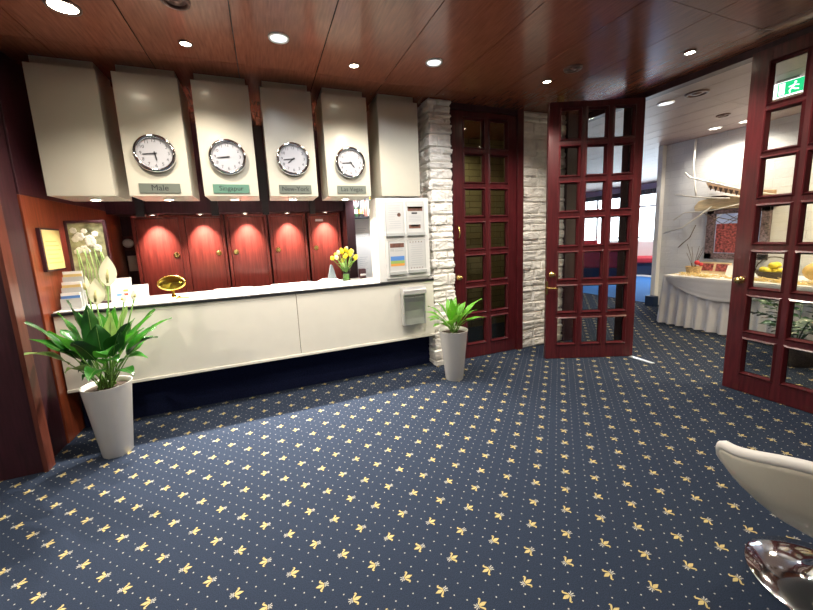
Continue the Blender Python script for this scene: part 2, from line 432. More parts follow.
# dim room behind the closed glazed door
struct(B(1.66, 3.36, 4.3, 4.4, 0, ZC, 'ystone'), 'wall_cellar_back')
struct(B(3.26, 3.36, 3.34, 4.3, 0, ZC, 'ystone'), 'wall_cellar_right')
# door frame of the closed door
dfm = B(1.765, 1.80, 3.19, 3.32, 0, ZC, 'mahog_dark'); dfm.box(2.585, 2.665, 3.18, 3.32, 0, ZC, 'mahog'); dfm.box(1.765, 2.665, 3.19, 3.32, 2.556, ZC, 'mahog_dark')
struct(dfm, 'trim_door_frame', bevel=.002)

# lounge walls
struct(B(6.15, 6.5, -2, 3.93, 0, ZC, 'wbrick'), 'wall_lounge_brick')
struct(B(6.06, 6.16, 3.93, 4.0, 0, ZC, 'white'), 'trim_lounge_corner')
struct(B(5.94, 6.06, 3.86, 4.0, 0, .17, 'navy'), 'baseboard_lounge')
struct(B(3.4, 3.5, 4.4, 13, 0, ZC, 'lav'), 'wall_lounge_left')
struct(B(3.36, 3.5, 3.34, 4.4, 0, ZC, 'lav'), 'wall_lounge_near_left')
struct(B(3.5, 12, 13, 13.1, 0, ZC, 'lav'), 'wall_lounge_far')
struct(B(3.53, 12, -2.1, -2, 0, ZC, 'wpaint'), 'wall_lounge_near')
lw = B(11.0, 11.1, 3.2, 13, 0, .55, 'lav'); lw.box(11.0, 11.1, 3.2, 13, 2.36, ZC, 'lav'); lw.box(11.0, 11.1, -2, 3.2, 0, ZC, 'lav')
struct(lw, 'wall_lounge_window')
wn = MB()
for k in range(9): wn.box(11.0, 11.06, 3.2+1.21*k, 3.25+1.21*k, .55, 2.36, 'white')
wn.box(11.0, 11.06, 3.2, 13, 1.92, 1.97, 'white'); wn.box(10.98, 11.06, 3.2, 13, .53, .58, 'white')
win = struct(wn, 'window_1')
wp = MB().box(11.03, 11.034, 3.2, 13, .55, 2.36, 'pane'); wp.build('window_pane', win)
gr = MB()
for k in range(170): gr.box(10.93, 10.96, 4.4+.05*k, 4.425+.05*k, 2.30, 2.44, 'grey')
gr.box(10.96, 10.98, 4.4, 12.9, 2.29, 2.45, 'white')
struct(gr, 'trim_ventilation_grille')

# ------------------------------------------------------------------ lamps
def spot(name, loc, energy, size, color=(1, .85, .65), blend=.6, r=.03, rot=(0, 0, 0)):
    l = bpy.data.lights.new(name, 'SPOT'); l.energy = energy; l.spot_size = radians(size); l.spot_blend = blend; l.color = color; l.shadow_soft_size = r
    o = bpy.data.objects.new(name, l); COL.objects.link(o); o.location = loc; o.rotation_euler = rot
    return o
def downlight(name, x, y, r, lens, label, group, ring='alu', z=ZC, recess=False):
    t = thing(name, label, 'ceiling light', (x, y, z), group=group)
    MB().lathe([(r*.80, -.001), (r*.84, -.010), (r, -.008), (r*1.02, 0)], ring, 28, at(x, y, z), cap0=False, cap1=False).build('trim_ring', t)
    b = MB().lathe([(.002, -.006), (r*.5, -.0065), (r*.82, -.004)], lens, 24, at(x, y, z), cap1=False).build('lens', t)
    return t
SPOTS = [(-.339, 2.748, 'small lit halogen spot in ceiling above the Male clock cabinet'), (.736, 2.731, 'small lit halogen spot in ceiling before the Las Vegas cabinet'),
         (2.375, 2.545, 'small lit halogen spot in ceiling just before the open three-column glazed door'), (3.066, 1.837, 'lit halogen spot in ceiling near the lintel of the buffet opening')]
for x, y, l in SPOTS: downlight('ceiling_spotlight', x, y, .038, 'lamp_on', l, 'halogen spots in the hall ceiling', 'bronze')
downlight('ceiling_spotlight', -.853, 2.535, .075, 'lamp_on', 'larger gimbal halogen in the ceiling above the leftmost blank cabinet', 'halogen spots in the hall ceiling', 'bronze')
downlight('recessed_downlight', .205, 2.516, .062, 'lamp_frost', 'round frosted downlight in ceiling before the New York cabinet', 'frosted downlights in the hall ceiling', 'alu')
downlight('recessed_downlight', 1.287, 2.521, .062, 'lamp_frost', 'round frosted downlight in ceiling before the stone pillar', 'frosted downlights in the hall ceiling', 'alu')
def vent(x, y, r, label):
    t = thing('ceiling_vent', label, 'vent', (x, y, ZC), group='round bronze air vents')
    MB().lathe([(r*.7, 0), (r*.74, -.014), (r*.95, -.012), (r, 0)], 'bronze', 28, at(x, y, ZC), cap0=False, cap1=False).build('vent_ring', t)
    MB().lathe([(.001, -.016), (r*.35, -.014), (r*.42, -.004), (r*.7, -.002)], 'bronze', 24, at(x, y, ZC), cap1=False).build('vent_cone', t)
vent(2.401, 2.293, .07, 'round bronze air vent in ceiling before the open glazed door'); vent(-.308, 2.311, .07, 'round bronze air vent cut by the top of the picture')
vent(4.061, 2.344, .10, 'round dark air vent in the pale buffet room ceiling'); vent(5.198, 2.70, .07, 'small dark vent near the far end of the buffet room ceiling')
downlight('buffet_downlight', 4.038, 2.619, .075, 'lamp_frost', 'round downlight in buffet room ceiling beside the open door', 'downlights of the buffet room', 'alu')
downlight('buffet_downlight', 5.775, 3.082, .075, 'lounge_lamp', 'round lit downlight over the left end of the buffet', 'downlights of the buffet room', 'alu')
downlight('buffet_downlight', 5.825, 2.772, .075, 'lounge_lamp', 'round lit downlight next to the right glazed door edge', 'downlights of the buffet room', 'alu')

# ------------------------------------------------------------------ hanging cabinets, clocks and name plates
CX = [(-1.316, -.945), (-.86, -.471), (-.388, -.002), (.082, .466), (.55, .933), (1.035, 1.417)]
ZT, ZB, YF = 2.551, 1.721, 3.143
CL = ['blank cream hanging cabinet, the leftmost, without any clock', 'cream hanging cabinet carrying the Male clock', 'cream hanging cabinet carrying the Singapur clock',
      'cream hanging cabinet carrying the New York clock', 'cream hanging cabinet carrying the Las Vegas clock', 'blank cream hanging cabinet above the leaflet board']
for i, (a, b) in enumerate(CX):
    t = thing('hanging_cabinet', CL[i], 'cabinet', ((a+b)/2, 3.3, ZB), group='cream hanging cabinets over the reception counter')
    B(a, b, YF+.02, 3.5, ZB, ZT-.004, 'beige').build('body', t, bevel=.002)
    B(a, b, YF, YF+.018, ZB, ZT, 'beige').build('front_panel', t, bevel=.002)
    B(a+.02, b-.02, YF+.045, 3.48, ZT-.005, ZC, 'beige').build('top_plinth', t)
    if i < 5:
        c = (a+b)/2; y = 3.36
        MB().lathe([(.030, -.008), (.042, -.007), (.043, .002)], 'alu', 20, at(c, y, ZB), cap0=False, cap1=False).build('lamp_ring', t)
        MB().lathe([(.001, -.006), (.031, -.006)], 'lamp_on', 20, at(c, y, ZB), cap1=False).build('lamp_lens', t)
cx = [-.668, -.197, .284, .759]; cz = [2.018, 2.012, 2.014, 2.002]
names = ['Male', 'Singapur', 'New-York', 'Las Vegas']; hrs = [5, 8, 7, 4]; sizes = [.058, .05, .05, .05]
def clock(i):
    x, z, y = cx[i], cz[i], YF
    t = thing('wall_clock', 'round chrome wall clock above the %s name plate' % names[i].replace('-', ' '), 'clock', (x, y, z), group='world time wall clocks')
    mx = at(x, y, z, MXY)
    MB().lathe([(.128, 0), (.134, .012), (.130, .026), (.118, .033), (.109, .028), (.107, .016)], 'chrome', 48, mx, cap1=False).build('bezel', t)
    d = MB().lathe([(.001, .016), (.108, .016)], 'dial', 48, mx, cap0=False, cap1=False).build('dial', t)
    nm = MB()
    for k in range(1, 13):
        a = radians(90-30*k); text_mb(str(k), .031, 'ink', mx @ at(.086*cos(a), .086*sin(a), .0166), .0002, nm)
    for k in range(60):
        a = radians(6*k); nm.box(-.0006, .0006, .1, .105, .0162, .0168, 'ink', mx @ Matrix.Rotation(a, 4, 'Z'))
    nm.build('numerals', d)
    mi = 44; ah = radians(90-30*(hrs[i]+mi/60)); am = radians(90-6*mi)
    hm = MB().prism([(-.012, -.0045), (.045, -.0045), (.056, 0), (.045, .0045), (-.012, .0045)], -.0185, -.0195, 'ink', at(x, y, z) @ Matrix.Rotation(-ah, 4, 'Y')); hm.build('hour_hand', t)
    mm = MB().prism([(-.014, -.0034), (.07, -.003), (.08, 0), (.07, .003), (-.014, .0034)], -.0205, -.0215, 'ink', at(x, y, z) @ Matrix.Rotation(-am, 4, 'Y')); mm.build('minute_hand', t)
    MB().lathe([(.005, .016), (.005, .024), (.002, .025)], 'ink', 12, mx).build('hub', t)
    p = thing('name_plate', '%s plate with dark lettering %s below its clock' % ('green tinted metal' if i == 1 else 'grey metal', names[i].replace('-', ' ')), 'name plate', (x, y, 1.776), group='city name plates')
    B(x-.128, x+.128, y-.006, y+.004, 1.742, 1.81, 'silverg' if i == 1 else 'silver').build('plate', p, bevel=.001)
    text_mb(names[i], sizes[i], 'ink', at(x, y-.0065, 1.777, MXY), .0006).build('lettering', p)
for i in range(4): clock(i)

# ------------------------------------------------------------------ closets behind the counter
cxs = [(-1.255, -.86, 1), (-.80, -.44, 1), (-.365, .02, 0), (.10, .47, 0), (.555, .90, 0)]
EDG = ['leftmost wooden closet door, partly behind the gold oval sign', 'second wooden closet door from the left, under the brightest downlight', 'middle wooden closet door behind the counter',
       'fourth wooden closet door, left of the one with a white label', 'rightmost wooden closet door with a small white label at its top']
for i, (a, b, right) in enumerate(cxs):
    t = thing('closet', EDG[i], 'closet', ((a+b)/2, 4.62, 0), group='wooden closets behind the reception')
    fr = B(a-.03, a, 4.6, 4.74, 0, 1.69, 'closet'); fr.box(b, b+.03, 4.6, 4.74, 0, 1.69, 'closet'); fr.box(a, b, 4.6, 4.74, 1.66, 1.69, 'closet')
    fr.box(a, b, 4.68, 4.74, 0, 1.66, 'closet')
    fr.build('carcass', t, bevel=.002)
    d = B(a+.004, b-.004, 4.61, 4.635, .05, 1.656, 'closet').build('door', t, bevel=.003)
    lx = b-.055 if right else a+.05
    lk = MB().lathe([(.030, 0), (.030, .006), (.022, .010), (.018, .006), (.004, .008)], 'brass', 20, at(lx, 4.61, 1.255, MXY)); lk.build('lock', d)
    # little lamp above each closet
    c = (a+b)/2
    l = thing('closet_downlight', 'tiny downlight over the ' + ['leftmost', 'second', 'middle', 'fourth', 'rightmost'][i] + ' closet door', 'lamp', (c, 4.48, 1.692), group='tiny downlights over the closets')
    MB().lathe([(.024, -.012), (.032, -.012), (.034, .002)], 'alu', 18, at(c, 4.48, 1.692), cap0=False, cap1=False).build('lamp_ring', l)
    MB().lathe([(.001, -.010), (.025, -.010)], 'lamp_small', 18, at(c, 4.48, 1.692), cap1=False).build('lamp_lens', l)
lb = B(.62, .715, 4.606, 4.61, 1.585, 1.612, 'paper').build('label_sticker'); tag(lb, 'small white label near the top of the rightmost closet door', 'label')
# posts hanging in the header
for k, x in enumerate([-1.13, -.46, .05, .565]):
    struct(B(x-.035, x+.035, 4.36, 4.4, 1.66, ZC, 'black'), 'trim_header_post')

# wall things left of closets
t = thing('thermostat', 'small round white device on the wall left of the closets', 'device', (-1.37, 4.75, 1.40))
B(-1.42, -1.32, 4.72, 4.75, 1.33, 1.48, 'mahog').build('mount', t, bevel=.002)
MB().lathe([(.048, 0), (.048, .02), (.04, .03), (.012, .032)], 'white', 28, at(-1.37, 4.72, 1.405, MXY)).build('dial_cover', t)
nt_ = B(-1.405, -1.32, 4.742, 4.75, 1.10, 1.27, 'paper').build('wall_notice'); tag(nt_, 'white paper note on the dark wall below the round white device', 'paper')

# ------------------------------------------------------------------ reception counter
ct = thing('reception_counter', 'long cream reception counter with dark worktop edge', 'counter', (.06, 3.4, 0))
B(-1.408, .208, YF, YF+.03, .365, .904, 'cream').build('front_panel', ct, bevel=.002)
B(.212, 1.524, YF, YF+.03, .365, .904, 'cream').build('front_panel', ct, bevel=.002)
B(-1.408, 1.524, YF-.008, YF+.03, .342, .364, 'cream').build('bottom_rail', ct, bevel=.003)
B(-1.412, 1.526, YF-.012, 3.70, .906, .926, 'black').build('worktop_core', ct, bevel=.002)
B(-1.408, 1.526, YF+.012, 3.695, .926, .932, 'white').build('worktop', ct)
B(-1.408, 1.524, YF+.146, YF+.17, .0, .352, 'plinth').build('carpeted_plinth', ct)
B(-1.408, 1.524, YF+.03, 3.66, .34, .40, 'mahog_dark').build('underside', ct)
sl = MB()
lb_ = thing('leaflet_board', 'white board with four leaflet holders at right end of counter', 'board', (1.23, 3.2, .932))
B(.972, 1.476, YF+.002, 3.38, .932, 1.704, 'white').build('board_body', lb_, bevel=.003)
B(1.04, 1.49, YF-.010, YF+.002, .955, 1.702, 'white').build('board_face', lb_, bevel=.002)

LH = [((1.057, 1.372, 1.225, 1.659), 0), ((1.263, 1.371, 1.433, 1.664), 1), ((1.073, 1.012, 1.228, 1.301), 2), ((1.266, 1.016, 1.437, 1.31), 3)]
LL = ['upper left leaflet holder with white sheet and round brown emblem', 'upper right leaflet holder with two landscape photos on the sheet',
      'lower left leaflet holder with colourful blue and orange photo sheet', 'lower right leaflet holder with pale text sheet']
for (a, z0, b, z1), k in LH:
    y = YF-.0095
    t = thing('leaflet_holder', LL[k], 'leaflet holder', ((a+b)/2, y, z0), group='leaflet holders on the white board')
    B(a-.008, b+.008, y-.006, y, z0-.01, z1+.008, 'acryl').build('back_plate', t, bevel=.001)
    B(a-.008, b+.008, y-.026, y-.006, z0-.016, z0+.014, 'acryl').build('bottom_lip', t, bevel=.001)
    s = B(a, b, y-.010, y-.006, z0+.012, z1, 'sheet'); w = b-a; h = z1-z0; yy = y-.0105
    def strip(u0, u1, v0, v1, m): s.box(a+w*u0, a+w*u1, yy, y-.010, z0+h*v0, z0+h*v1, m)
    if k in (0, 3):
        for q in range(11):
            if k == 0 and 5 <= q <= 6: strip(.12, .5, .90-.07*q, .915-.07*q, 'grey_ink')
            else: strip(.12+.03*(q % 3), .86-.04*(q % 2), .90-.07*q, .915-.07*q, 'grey_ink')
    if k == 0: s.lathe([(.001, .0115), (.018, .0115)], 'brownp', 18, at(a+w*.75, y, z0+h*.62, MXY), cap1=False)
    if k == 3:
        for q in range(5): strip(.1+.17*q, .16+.17*q, .09, .12, 'brownp'); strip(.08+.17*q, .14+.17*q, .93, .96, 'brownp')
    if k == 1:
        strip(.05, .95, .72, .86, 'brownp'); strip(.05, .95, .80, .86, 'redp' if 'redp' in M else 'orangep'); strip(.28, .62, .63, .68, 'ink')
        for q in range(4): strip(.12, .85, .55-.05*q, .565-.05*q, 'grey_ink')
        strip(.1, .8, .17, .29, 'brownp'); strip(.2, .7, .23, .29, 'acryl')
    if k == 2:
        strip(.05, .95, .82, .96, 'brownp'); strip(.05, .3, .7, .79, 'acryl'); strip(.35, .9, .7, .73, 'grey_ink'); strip(.35, .9, .76, .78, 'grey_ink')
        strip(.05, .95, .40, .54, 'bluep'); strip(.05, .95, .30, .40, 'greenp'); strip(.05, .95, .22, .30, 'orangep')
    s.build('leaflet', t)

# stainless ashtray box on the counter front
t = thing('wall_ashtray', 'stainless steel ashtray box with curved front on counter front', 'ashtray', (1.282, 3.12, .5))
pr = [(3.143, .52), (3.143, .80), (3.075, .80), (3.066, .77), (3.085, .72), (3.094, .64), (3.085, .56), (3.072, .50), (3.085, .50)]
vsx = [(x, p[0], p[1]) for x in (1.178, 1.388) for p in pr]; n_ = len(pr)
MB().add(vsx, [tuple(range(n_)), tuple(range(2*n_-1, n_-1, -1))]+[(i, i+n_, (i+1) % n_+n_, (i+1) % n_) for i in range(n_)], 'steel').build('body', t, bevel=.003)
capm = [(3.143, .80), (3.143, .862), (3.09, .868), (3.05, .845), (3.042, .80)]
vsx = [(x, p[0], p[1]) for x in (1.162, 1.404) for p in capm]; n_ = len(capm)
MB().add(vsx, [tuple(range(n_)), tuple(range(2*n_-1, n_-1, -1))]+[(i, i+n_, (i+1) % n_+n_, (i+1) % n_) for i in range(n_)], 'alu').build('cap', t, bevel=.004)
for k, sx in enumerate((1.168, 1.388)): B(sx, sx+.012, 3.07, 3.143, .50, .80, 'alu').build('side_flange', t, bevel=.002)
MB().ball((1.283, 3.070, .775), .006, 'chrome').build('lock', t)

# ------------------------------------------------------------------ things on the counter
WT = .932
t = thing('floral_picture', 'tall framed picture of white flowers leaning at the counter left end', 'picture', (-1.26, 3.44, WT))
x0, x1, z0, z1 = -1.375, -1.125, WT, 1.575
fr = MB()
for q in ((x0, x0+.018, z0, z1), (x1-.018, x1, z0, z1), (x0, x1, z0, z0+.018), (x0, x1, z1-.018, z1)): fr.box(q[0], q[1], 3.43, 3.46, q[2], q[3], 'mahog_dark')
fr.build('frame', t, bevel=.002)
pc = B(x0+.016, x1-.016, 3.438, 3.45, z0+.016, z1-.016, 'floral')
for q in range(16):
    fx = x0+.04+(x1-x0-.08)*random.random(); fz = 1.33+.2*random.random()
    rr_ = random.uniform(.016, .03)
    for k in range(6):
        a = 2*pi*k/6+q; pc.ball((fx+rr_*.6*cos(a), 3.438, fz+rr_*.6*sin(a)), rr_*.55, 'petal', seg=8, sc=(1, .12, 1))
for q in range(9):
    fx = x0+.04+(x1-x0-.08)*q/8; pc.tube([(fx, 3.4375, 1.0), (fx+.01, 3.4375, 1.2), (fx+random.uniform(-.02, .02), 3.4375, 1.36)], .0035, 'leafp', 5)
pc.build('canvas', t)
# framed yellow notice on side wall
t = thing('framed_notice', 'framed yellow notice hanging on the orange lit side wall', 'picture', (-1.42, 3.29, 1.22))
B(-1.42, -1.398, 3.165, 3.415, 1.215, 1.515, 'mahog_dark').build('frame', t, bevel=.002)
s = B(-1.398, -1.395, 3.178, 3.402, 1.228, 1.502, 'yellowpaper')
for q in range(6): s.box(-1.395, -1.3945, 3.20, 3.38-.02*(q % 3), 1.27+.03*q, 1.276+.03*q, 'orangep')
s.build('sheet', t)
# brochure rack
t = thing('brochure_rack', 'stepped rack of yellow and blue brochures at counter left end', 'brochure rack', (-1.34, 3.26, WT))
B(-1.39, -1.27, 3.22, 3.36, WT, WT+.012, 'acryl').build('base', t)
rk = MB()
for k in range(3): rk.box(-1.39, -1.27, 3.23+.04*k, 3.235+.04*k, WT, WT+.08+.075*k, 'acryl')
rk.build('tier', t)
for k, (m1, m2) in enumerate((('bluep', 'orangep'), ('yellowpaper', 'paper'), ('yellowpaper', 'yellowpaper'))):
    y = 3.236+.04*k
    b = B(-1.385, -1.275, y, y+.012, WT+.012, WT+.12+.075*k, 'paper'); b.box(-1.385, -1.275, y-.001, y, WT+.05+.075*k, WT+.10+.075*k, m1); b.box(-1.385, -1.275, y-.001, y, WT+.02+.075*k, WT+.045+.075*k, m2)
    b.build('brochure', t)
# two sign holders
def easel(x, y, w, h, label, kind):
    t = thing('sign_holder', label, 'sign', (x, y, WT), group='tilted sign holders on the counter')
    mx = at(x, y, WT, Matrix.Rotation(radians(-12), 4, 'X'))
    B(-w/2, w/2, 0, .006, 0, h, 'white', mx=mx).build('panel', t)
    B(-w/2, w/2, -.02, .09, 0, .006, 'white', mx=at(x, y, WT)).build('foot', t)
    s = B(-w/2+.008, w/2-.008, -.001, 0, .01, h-.008, 'paper', mx=mx)
    if kind == 0:
        for u, v, c in ((-.03, .055, 'bluep'), (.012, .055, 'redp' if 'redp' in M else 'red'), (.012, .085, 'orangep'), (-.03, .082, 'grey_ink')): s.box(u, u+.032, -.0016, -.001, v, v+.018, c, mx=mx)
        for q in range(4): s.box(-w*.36, w*.3, -.0016, -.001, h-.025-.014*q, h-.022-.014*q, 'grey_ink', mx=mx)
    else:
        for q in range(7): s.box(-w*.36, w*(.36-.06*(q % 3)), -.0016, -.001, h-.025-.014*q, h-.022-.014*q, 'grey_ink', mx=mx)
    s.build('sheet', t)
easel(-1.075, 3.36, .135, .195, 'larger white sign holder with small coloured card logos', 0)
easel(-.945, 3.34, .105, .135, 'smaller white text sign holder beside the gold oval sign', 1)
# gold oval sign
t = thing('oval_sign', 'gold oval sign on a little foot on the counter', 'sign', (-.735, 3.38, WT))
mx = at(-.735, 3.38, WT+.125, Matrix.Rotation(radians(78), 4, 'X')) @ Matrix.Diagonal((1.0, .62, 1, 1))
MB().lathe([(.001, .010), (.085, .007), (.098, .004), (.102, 0), (.098, -.004)], 'gold', 40, mx).build('plate', t)
MB().lathe([(.05, 0), (.05, .008), (.02, .014), (.010, .03), (.010, .075)], 'gold', 20, at(-.735, 3.392, WT)).build('foot', t)
rm = MB().lathe([(.088, .0105), (.092, .0115), (.096, .008)], 'brass', 40, mx, cap0=False, cap1=False); rm.build('rim', t)
ps = MB()
for k in range(4): ps.box(-.075, .075, -.05, .05, .003*k, .003*k+.0025, 'paper', mx=at(-.79+.006*k, 3.25+.004*k, WT, Matrix.Rotation(.12*k-.2, 4, 'Z')))
tag(ps.build('paper_stack'), 'small stack of white papers in front of the gold oval sign', 'paper')
tr = B(-.70, -.60, 3.26, 3.30, WT, WT+.012, 'brass', bv=.003); tag(tr.build('pen_tray'), 'flat brass pen tray on the counter right of the papers', 'tray')
for k, (a, b, lab) in enumerate(((-.46, -.14, 'long flat white ledger lying on the counter under the middle closet'), (.02, .40, 'white open register book lying left of the card terminal'))):
    tag(B(a, b, 3.42, 3.60, WT, WT+.018, 'paper', bv=.004).build('ledger'), lab, 'book', 'flat white books on the counter')
# card terminal
t = thing('desk_device', 'white desk device with upright triangular grey screen', 'device', (.56, 3.42, WT))
bs = MB().prism([(.42, WT), (.655, WT), (.65, WT+.028), (.60, WT+.05), (.49, WT+.05), (.435, WT+.03)], 3.30, 3.44, 'white'); bs.build('base', t, bevel=.006)
MB().prism([(.53, WT+.05), (.61, WT+.05), (.578, WT+.18), (.56, WT+.18)], 3.36, 3.40, 'grey').build('screen', t, bevel=.004)
# vase with tulips
t = thing('tulip_vase', 'glass vase of yellow tulips on the counter', 'vase', (.735, 3.52, WT))
MB().lathe([(.035, 0), (.038, .01), (.036, .08), (.048, .14)], 'vase', 24, at(.735, 3.52, WT), cap1=False).build('vase', t)
MB().lathe([(.001, .012), (.033, .012), (.032, .07)], 'stem', 20, at(.735, 3.52, WT), cap1=True).build('water_stems', t)
bl = MB(); st = MB()
rt = random.Random(4)
for k in range(20):
    a = 2.399*k; rd = .125*math.sqrt((k+.5)/20); h = .19+.12*(1-(rd/.125)**2)+rt.uniform(-.015, .02)
    p = Vector((.735+rd*cos(a), 3.52+rd*.8*sin(a), WT+h))
    st.tube([(.735, 3.52, WT+.08), (.735+rd*.4*cos(a), 3.52+rd*.35*sin(a), WT+h*.6), p], .003, 'stem', 5)
    mm = at(*p, Matrix.Rotation(rd*4, 4, Vector((-sin(a), cos(a), 0))))
    bl.lathe([(.003, -.006), (.017, .004), (.021, .018), (.017, .032), (.008, .042)], 'tulip' if k % 4 else 'spathe', 8, mm)
for k in range(16):
    a = 2.1*k; rd = rt.uniform(.07, .13); st.add([(.735+.02*cos(a), 3.52+.02*sin(a), WT+.13), (.735+rd*.6*cos(a+.15), 3.52+rd*.6*sin(a+.15), WT+.18), (.735+rd*cos(a), 3.52+rd*sin(a), WT+.17+.05*rt.random()), (.735+rd*.6*cos(a-.15), 3.52+rd*.6*sin(a-.15), WT+.175)], [(0, 1, 2, 3)], 'leafp')
bl.build('blooms', t); st.build('stems', t)
bk = B(.90, .965, 3.60, 3.68, WT, WT+.10, 'mahog_dark', bv=.004); bk.box(.90, .965, 3.598, 3.60, WT+.03, WT+.05, 'alu'); tag(bk.build('wooden_box'), 'small dark wooden box behind the tulip vase', 'box')

# shelf with bottles and white notice panel on the back wall
tag(B(1.06, 1.50, 4.40, 4.55, 1.60, 1.622, 'black').build('bottle_shelf'), 'short black wall shelf holding small bottles under the last clock cabinet', 'shelf')
bt = None
bl_names = ['green', 'dark', 'amber', 'slim green', 'short dark', 'pale']
rb = random.Random(5)
for k in range(6):
    x = 1.11+.065*k; h = rb.uniform(.16, .24); mm = ['greenglass', 'black', 'brownp', 'greenglass', 'black', 'grey'][k]
    t = thing('bottle', '%s bottle, number %s from the left on the black wall shelf' % (bl_names[k], ['one', 'two', 'three', 'four', 'five', 'six'][k]), 'bottle', (x, 4.47, 1.622), group='bottles on the wall shelf')
    MB().lathe([(.024, 0), (.026, .01), (.026, h*.55), (.011, h*.72), (.010, h)], mm, 14, at(x, 4.47, 1.622)).build('glass_body', t)
    MB().lathe([(.0265, h*.18), (.0265, h*.42)], ['paper', 'orangep', 'red', 'paper', 'yellowpaper', 'paper'][k], 14, at(x, 4.47, 1.622), cap0=False, cap1=False).build('bottle_label', t)
    MB().lathe([(.012, h-.02), (.012, h+.008)], ['red', 'gold', 'black', 'gold', 'red', 'black'][k], 12, at(x, 4.47, 1.622)).build('cap', t)
nb = thing('notice_panel', 'tall white notice panel on the back wall left of the leaflet board', 'notice board', (1.27, 4.53, .78))
B(1.07, 1.50, 4.53, 4.553, .78, 1.57, 'white').build('panel', nb, bevel=.002)
sh = MB()
for (a, z, w, h) in ((1.10, 1.25, .17, .25), (1.30, 1.27, .17, .23), (1.12, .88, .15, .25), (1.30, .90, .16, .24)):
    sh.box(a, a+w, 4.528, 4.53, z, z+h, 'paper')
    for q in range(7): sh.box(a+.02, a+w-.02-.02*(q % 3), 4.5275, 4.528, z+h-.03-.026*q, z+h-.026-.026*q, 'grey_ink')
sh.box(1.33, 1.43, 4.527, 4.528, 1.02, 1.10, 'lav')
sh.build('sheets', nb)

# ------------------------------------------------------------------ plants
def leaf(mb, base, tip, width, lift, mt, mt2=None, stemlen=.35, sm='stem', fold=.25, droop=.3, rnd=random):
    base = Vector(base); tip = Vector(tip)
    mid = base.lerp(tip, .5)+Vector((0, 0, lift))
    def bez(t): return base*(1-t)**2+mid*2*t*(1-t)+tip*t*t
    mb.tube([bez(stemlen*k/5) for k in range(6)], [.005, .0045, .004, .004, .0035, .003], sm, 5)
    n = 9; vs = []; fs = []
    dh = (tip-base); dh.z = 0
    side = Vector((-dh.y, dh.x, 0)).normalized() if dh.length > .01 else Vector((1, 0, 0))
    tw = rnd.uniform(-.35, .35)
    for k in range(n+1):
        s = k/n; t = stemlen+(1-stemlen)*s; p = bez(t)
        d = (bez(min(1, t+.03))-bez(t-.03)).normalized()
        nn = d.cross(side).normalized(); sd = (side*cos(tw)+nn*sin(tw)).normalized()
        w = width*.5*(sin(pi*min(1, s**.75))**.85 if 0 < s < 1 else .02)
        up = -nn if nn.z < 0 else nn
        wav = .08*width*sin(s*9+tw*9)
        vs += [p-sd*w+up*(w*fold+wav), p-sd*w*.5+up*w*fold*.35, p, p+sd*w*.5+up*w*fold*.35, p+sd*w+up*(w*fold-wav)]
    for k in range(n):
        for j in range(4): fs.append((k*5+j, k*5+j+1, (k+1)*5+j+1, (k+1)*5+j))
    mb.add(vs, fs, mt, True)
    if mt2:          # pale midrib
        mb.tube([Vector(vs[k*5+2])+Vector((0, 0, .001)) for k in range(n)], .0015, mt2, 4)
def pot(t, x, y, h=.485):
    MB().lathe([(.078, 0), (.082, .004), (.132, h-.004), (.135, h), (.130, h), (.126, h-.035)], 'pot', 40, at(x, y, 0), cap1=False).build('pot', t)
    s = MB().lathe([(.001, h-.02), (.06, h-.024), (.127, h-.035)], 'soil', 24, at(x, y, 0), cap0=False, cap1=False); s.build('soil', t)
px_, py_ = -1.043, 2.775
t = thing('potted_peace_lily', 'big peace lily with white flowers in tapered white pot', 'plant', (px_, py_, 0))
pot(t, px_, py_)
TI = [(-1.347, 2.72, .95, .075, .10), (-1.32, 2.66, .858, .08, .12), (-1.33, 2.62, .781, .08, .14), (-1.151, 2.75, 1.055, .10, .05), (-.613, 2.70, .884, .09, .16), (-.737, 2.85, .932, .08, .08),
      (-.695, 2.66, .776, .085, .16), (-.748, 2.6, .663, .075, .18), (-1.16, 2.6, .642, .08, .16), (-1.098, 2.62, .573, .06, .14), (-.841, 2.62, .554, .075, .16), (-.92, 2.53, .74, .12, .22),
      (-.868, 2.6, .849, .09, .12), (-.989, 2.85, .972, .09, .05), (-1.255, 2.85, .857, .09, .12), (-.887, 2.95, .868, .09, .1), (-.851, 2.75, 1.003, .075, .05), (-1.19, 2.95, .948, .085, .08),
      (-1.0, 2.66, .90, .12, .06), (-1.08, 2.95, .93, .09, .05), (-.80, 2.95, .72, .085, .14), (-1.26, 2.95, .70, .085, .14), (-1.02, 2.5, .60, .085, .18), (-.93, 2.7, .96, .07, .05), (-1.2, 2.68, .76, .08, .14), (-.78, 2.76, .83, .08, .12),
      (-1.22, 2.78, .98, .085, .06), (-1.10, 2.58, .82, .10, .12), (-.72, 2.72, .92, .08, .1), (-.90, 2.60, .66, .09, .2), (-1.15, 2.72, .60, .085, .2), (-1.28, 2.78, .80, .08, .15), (-.95, 2.85, 1.0, .085, .04), (-.82, 2.62, .90, .085, .1), (-.76, 2.90, .80, .08, .12), (-1.20, 2.60, .90, .085, .1), (-1.05, 2.72, 1.02, .09, .03)]
fo = MB(); rl = random.Random(3)
for i, (x, y, z, w, l) in enumerate(TI):
    b = (px_+rl.uniform(-.04, .04), py_+rl.uniform(-.04, .04), .455)
    leaf(fo, b, (x, y, z), w*1.12, l, 'leafp' if i in (2, 16, 8, 23) else ('leafd' if i % 3 == 0 else 'leaf'), 'leafp', .42, rnd=rl)
fo.build('foliage', t)
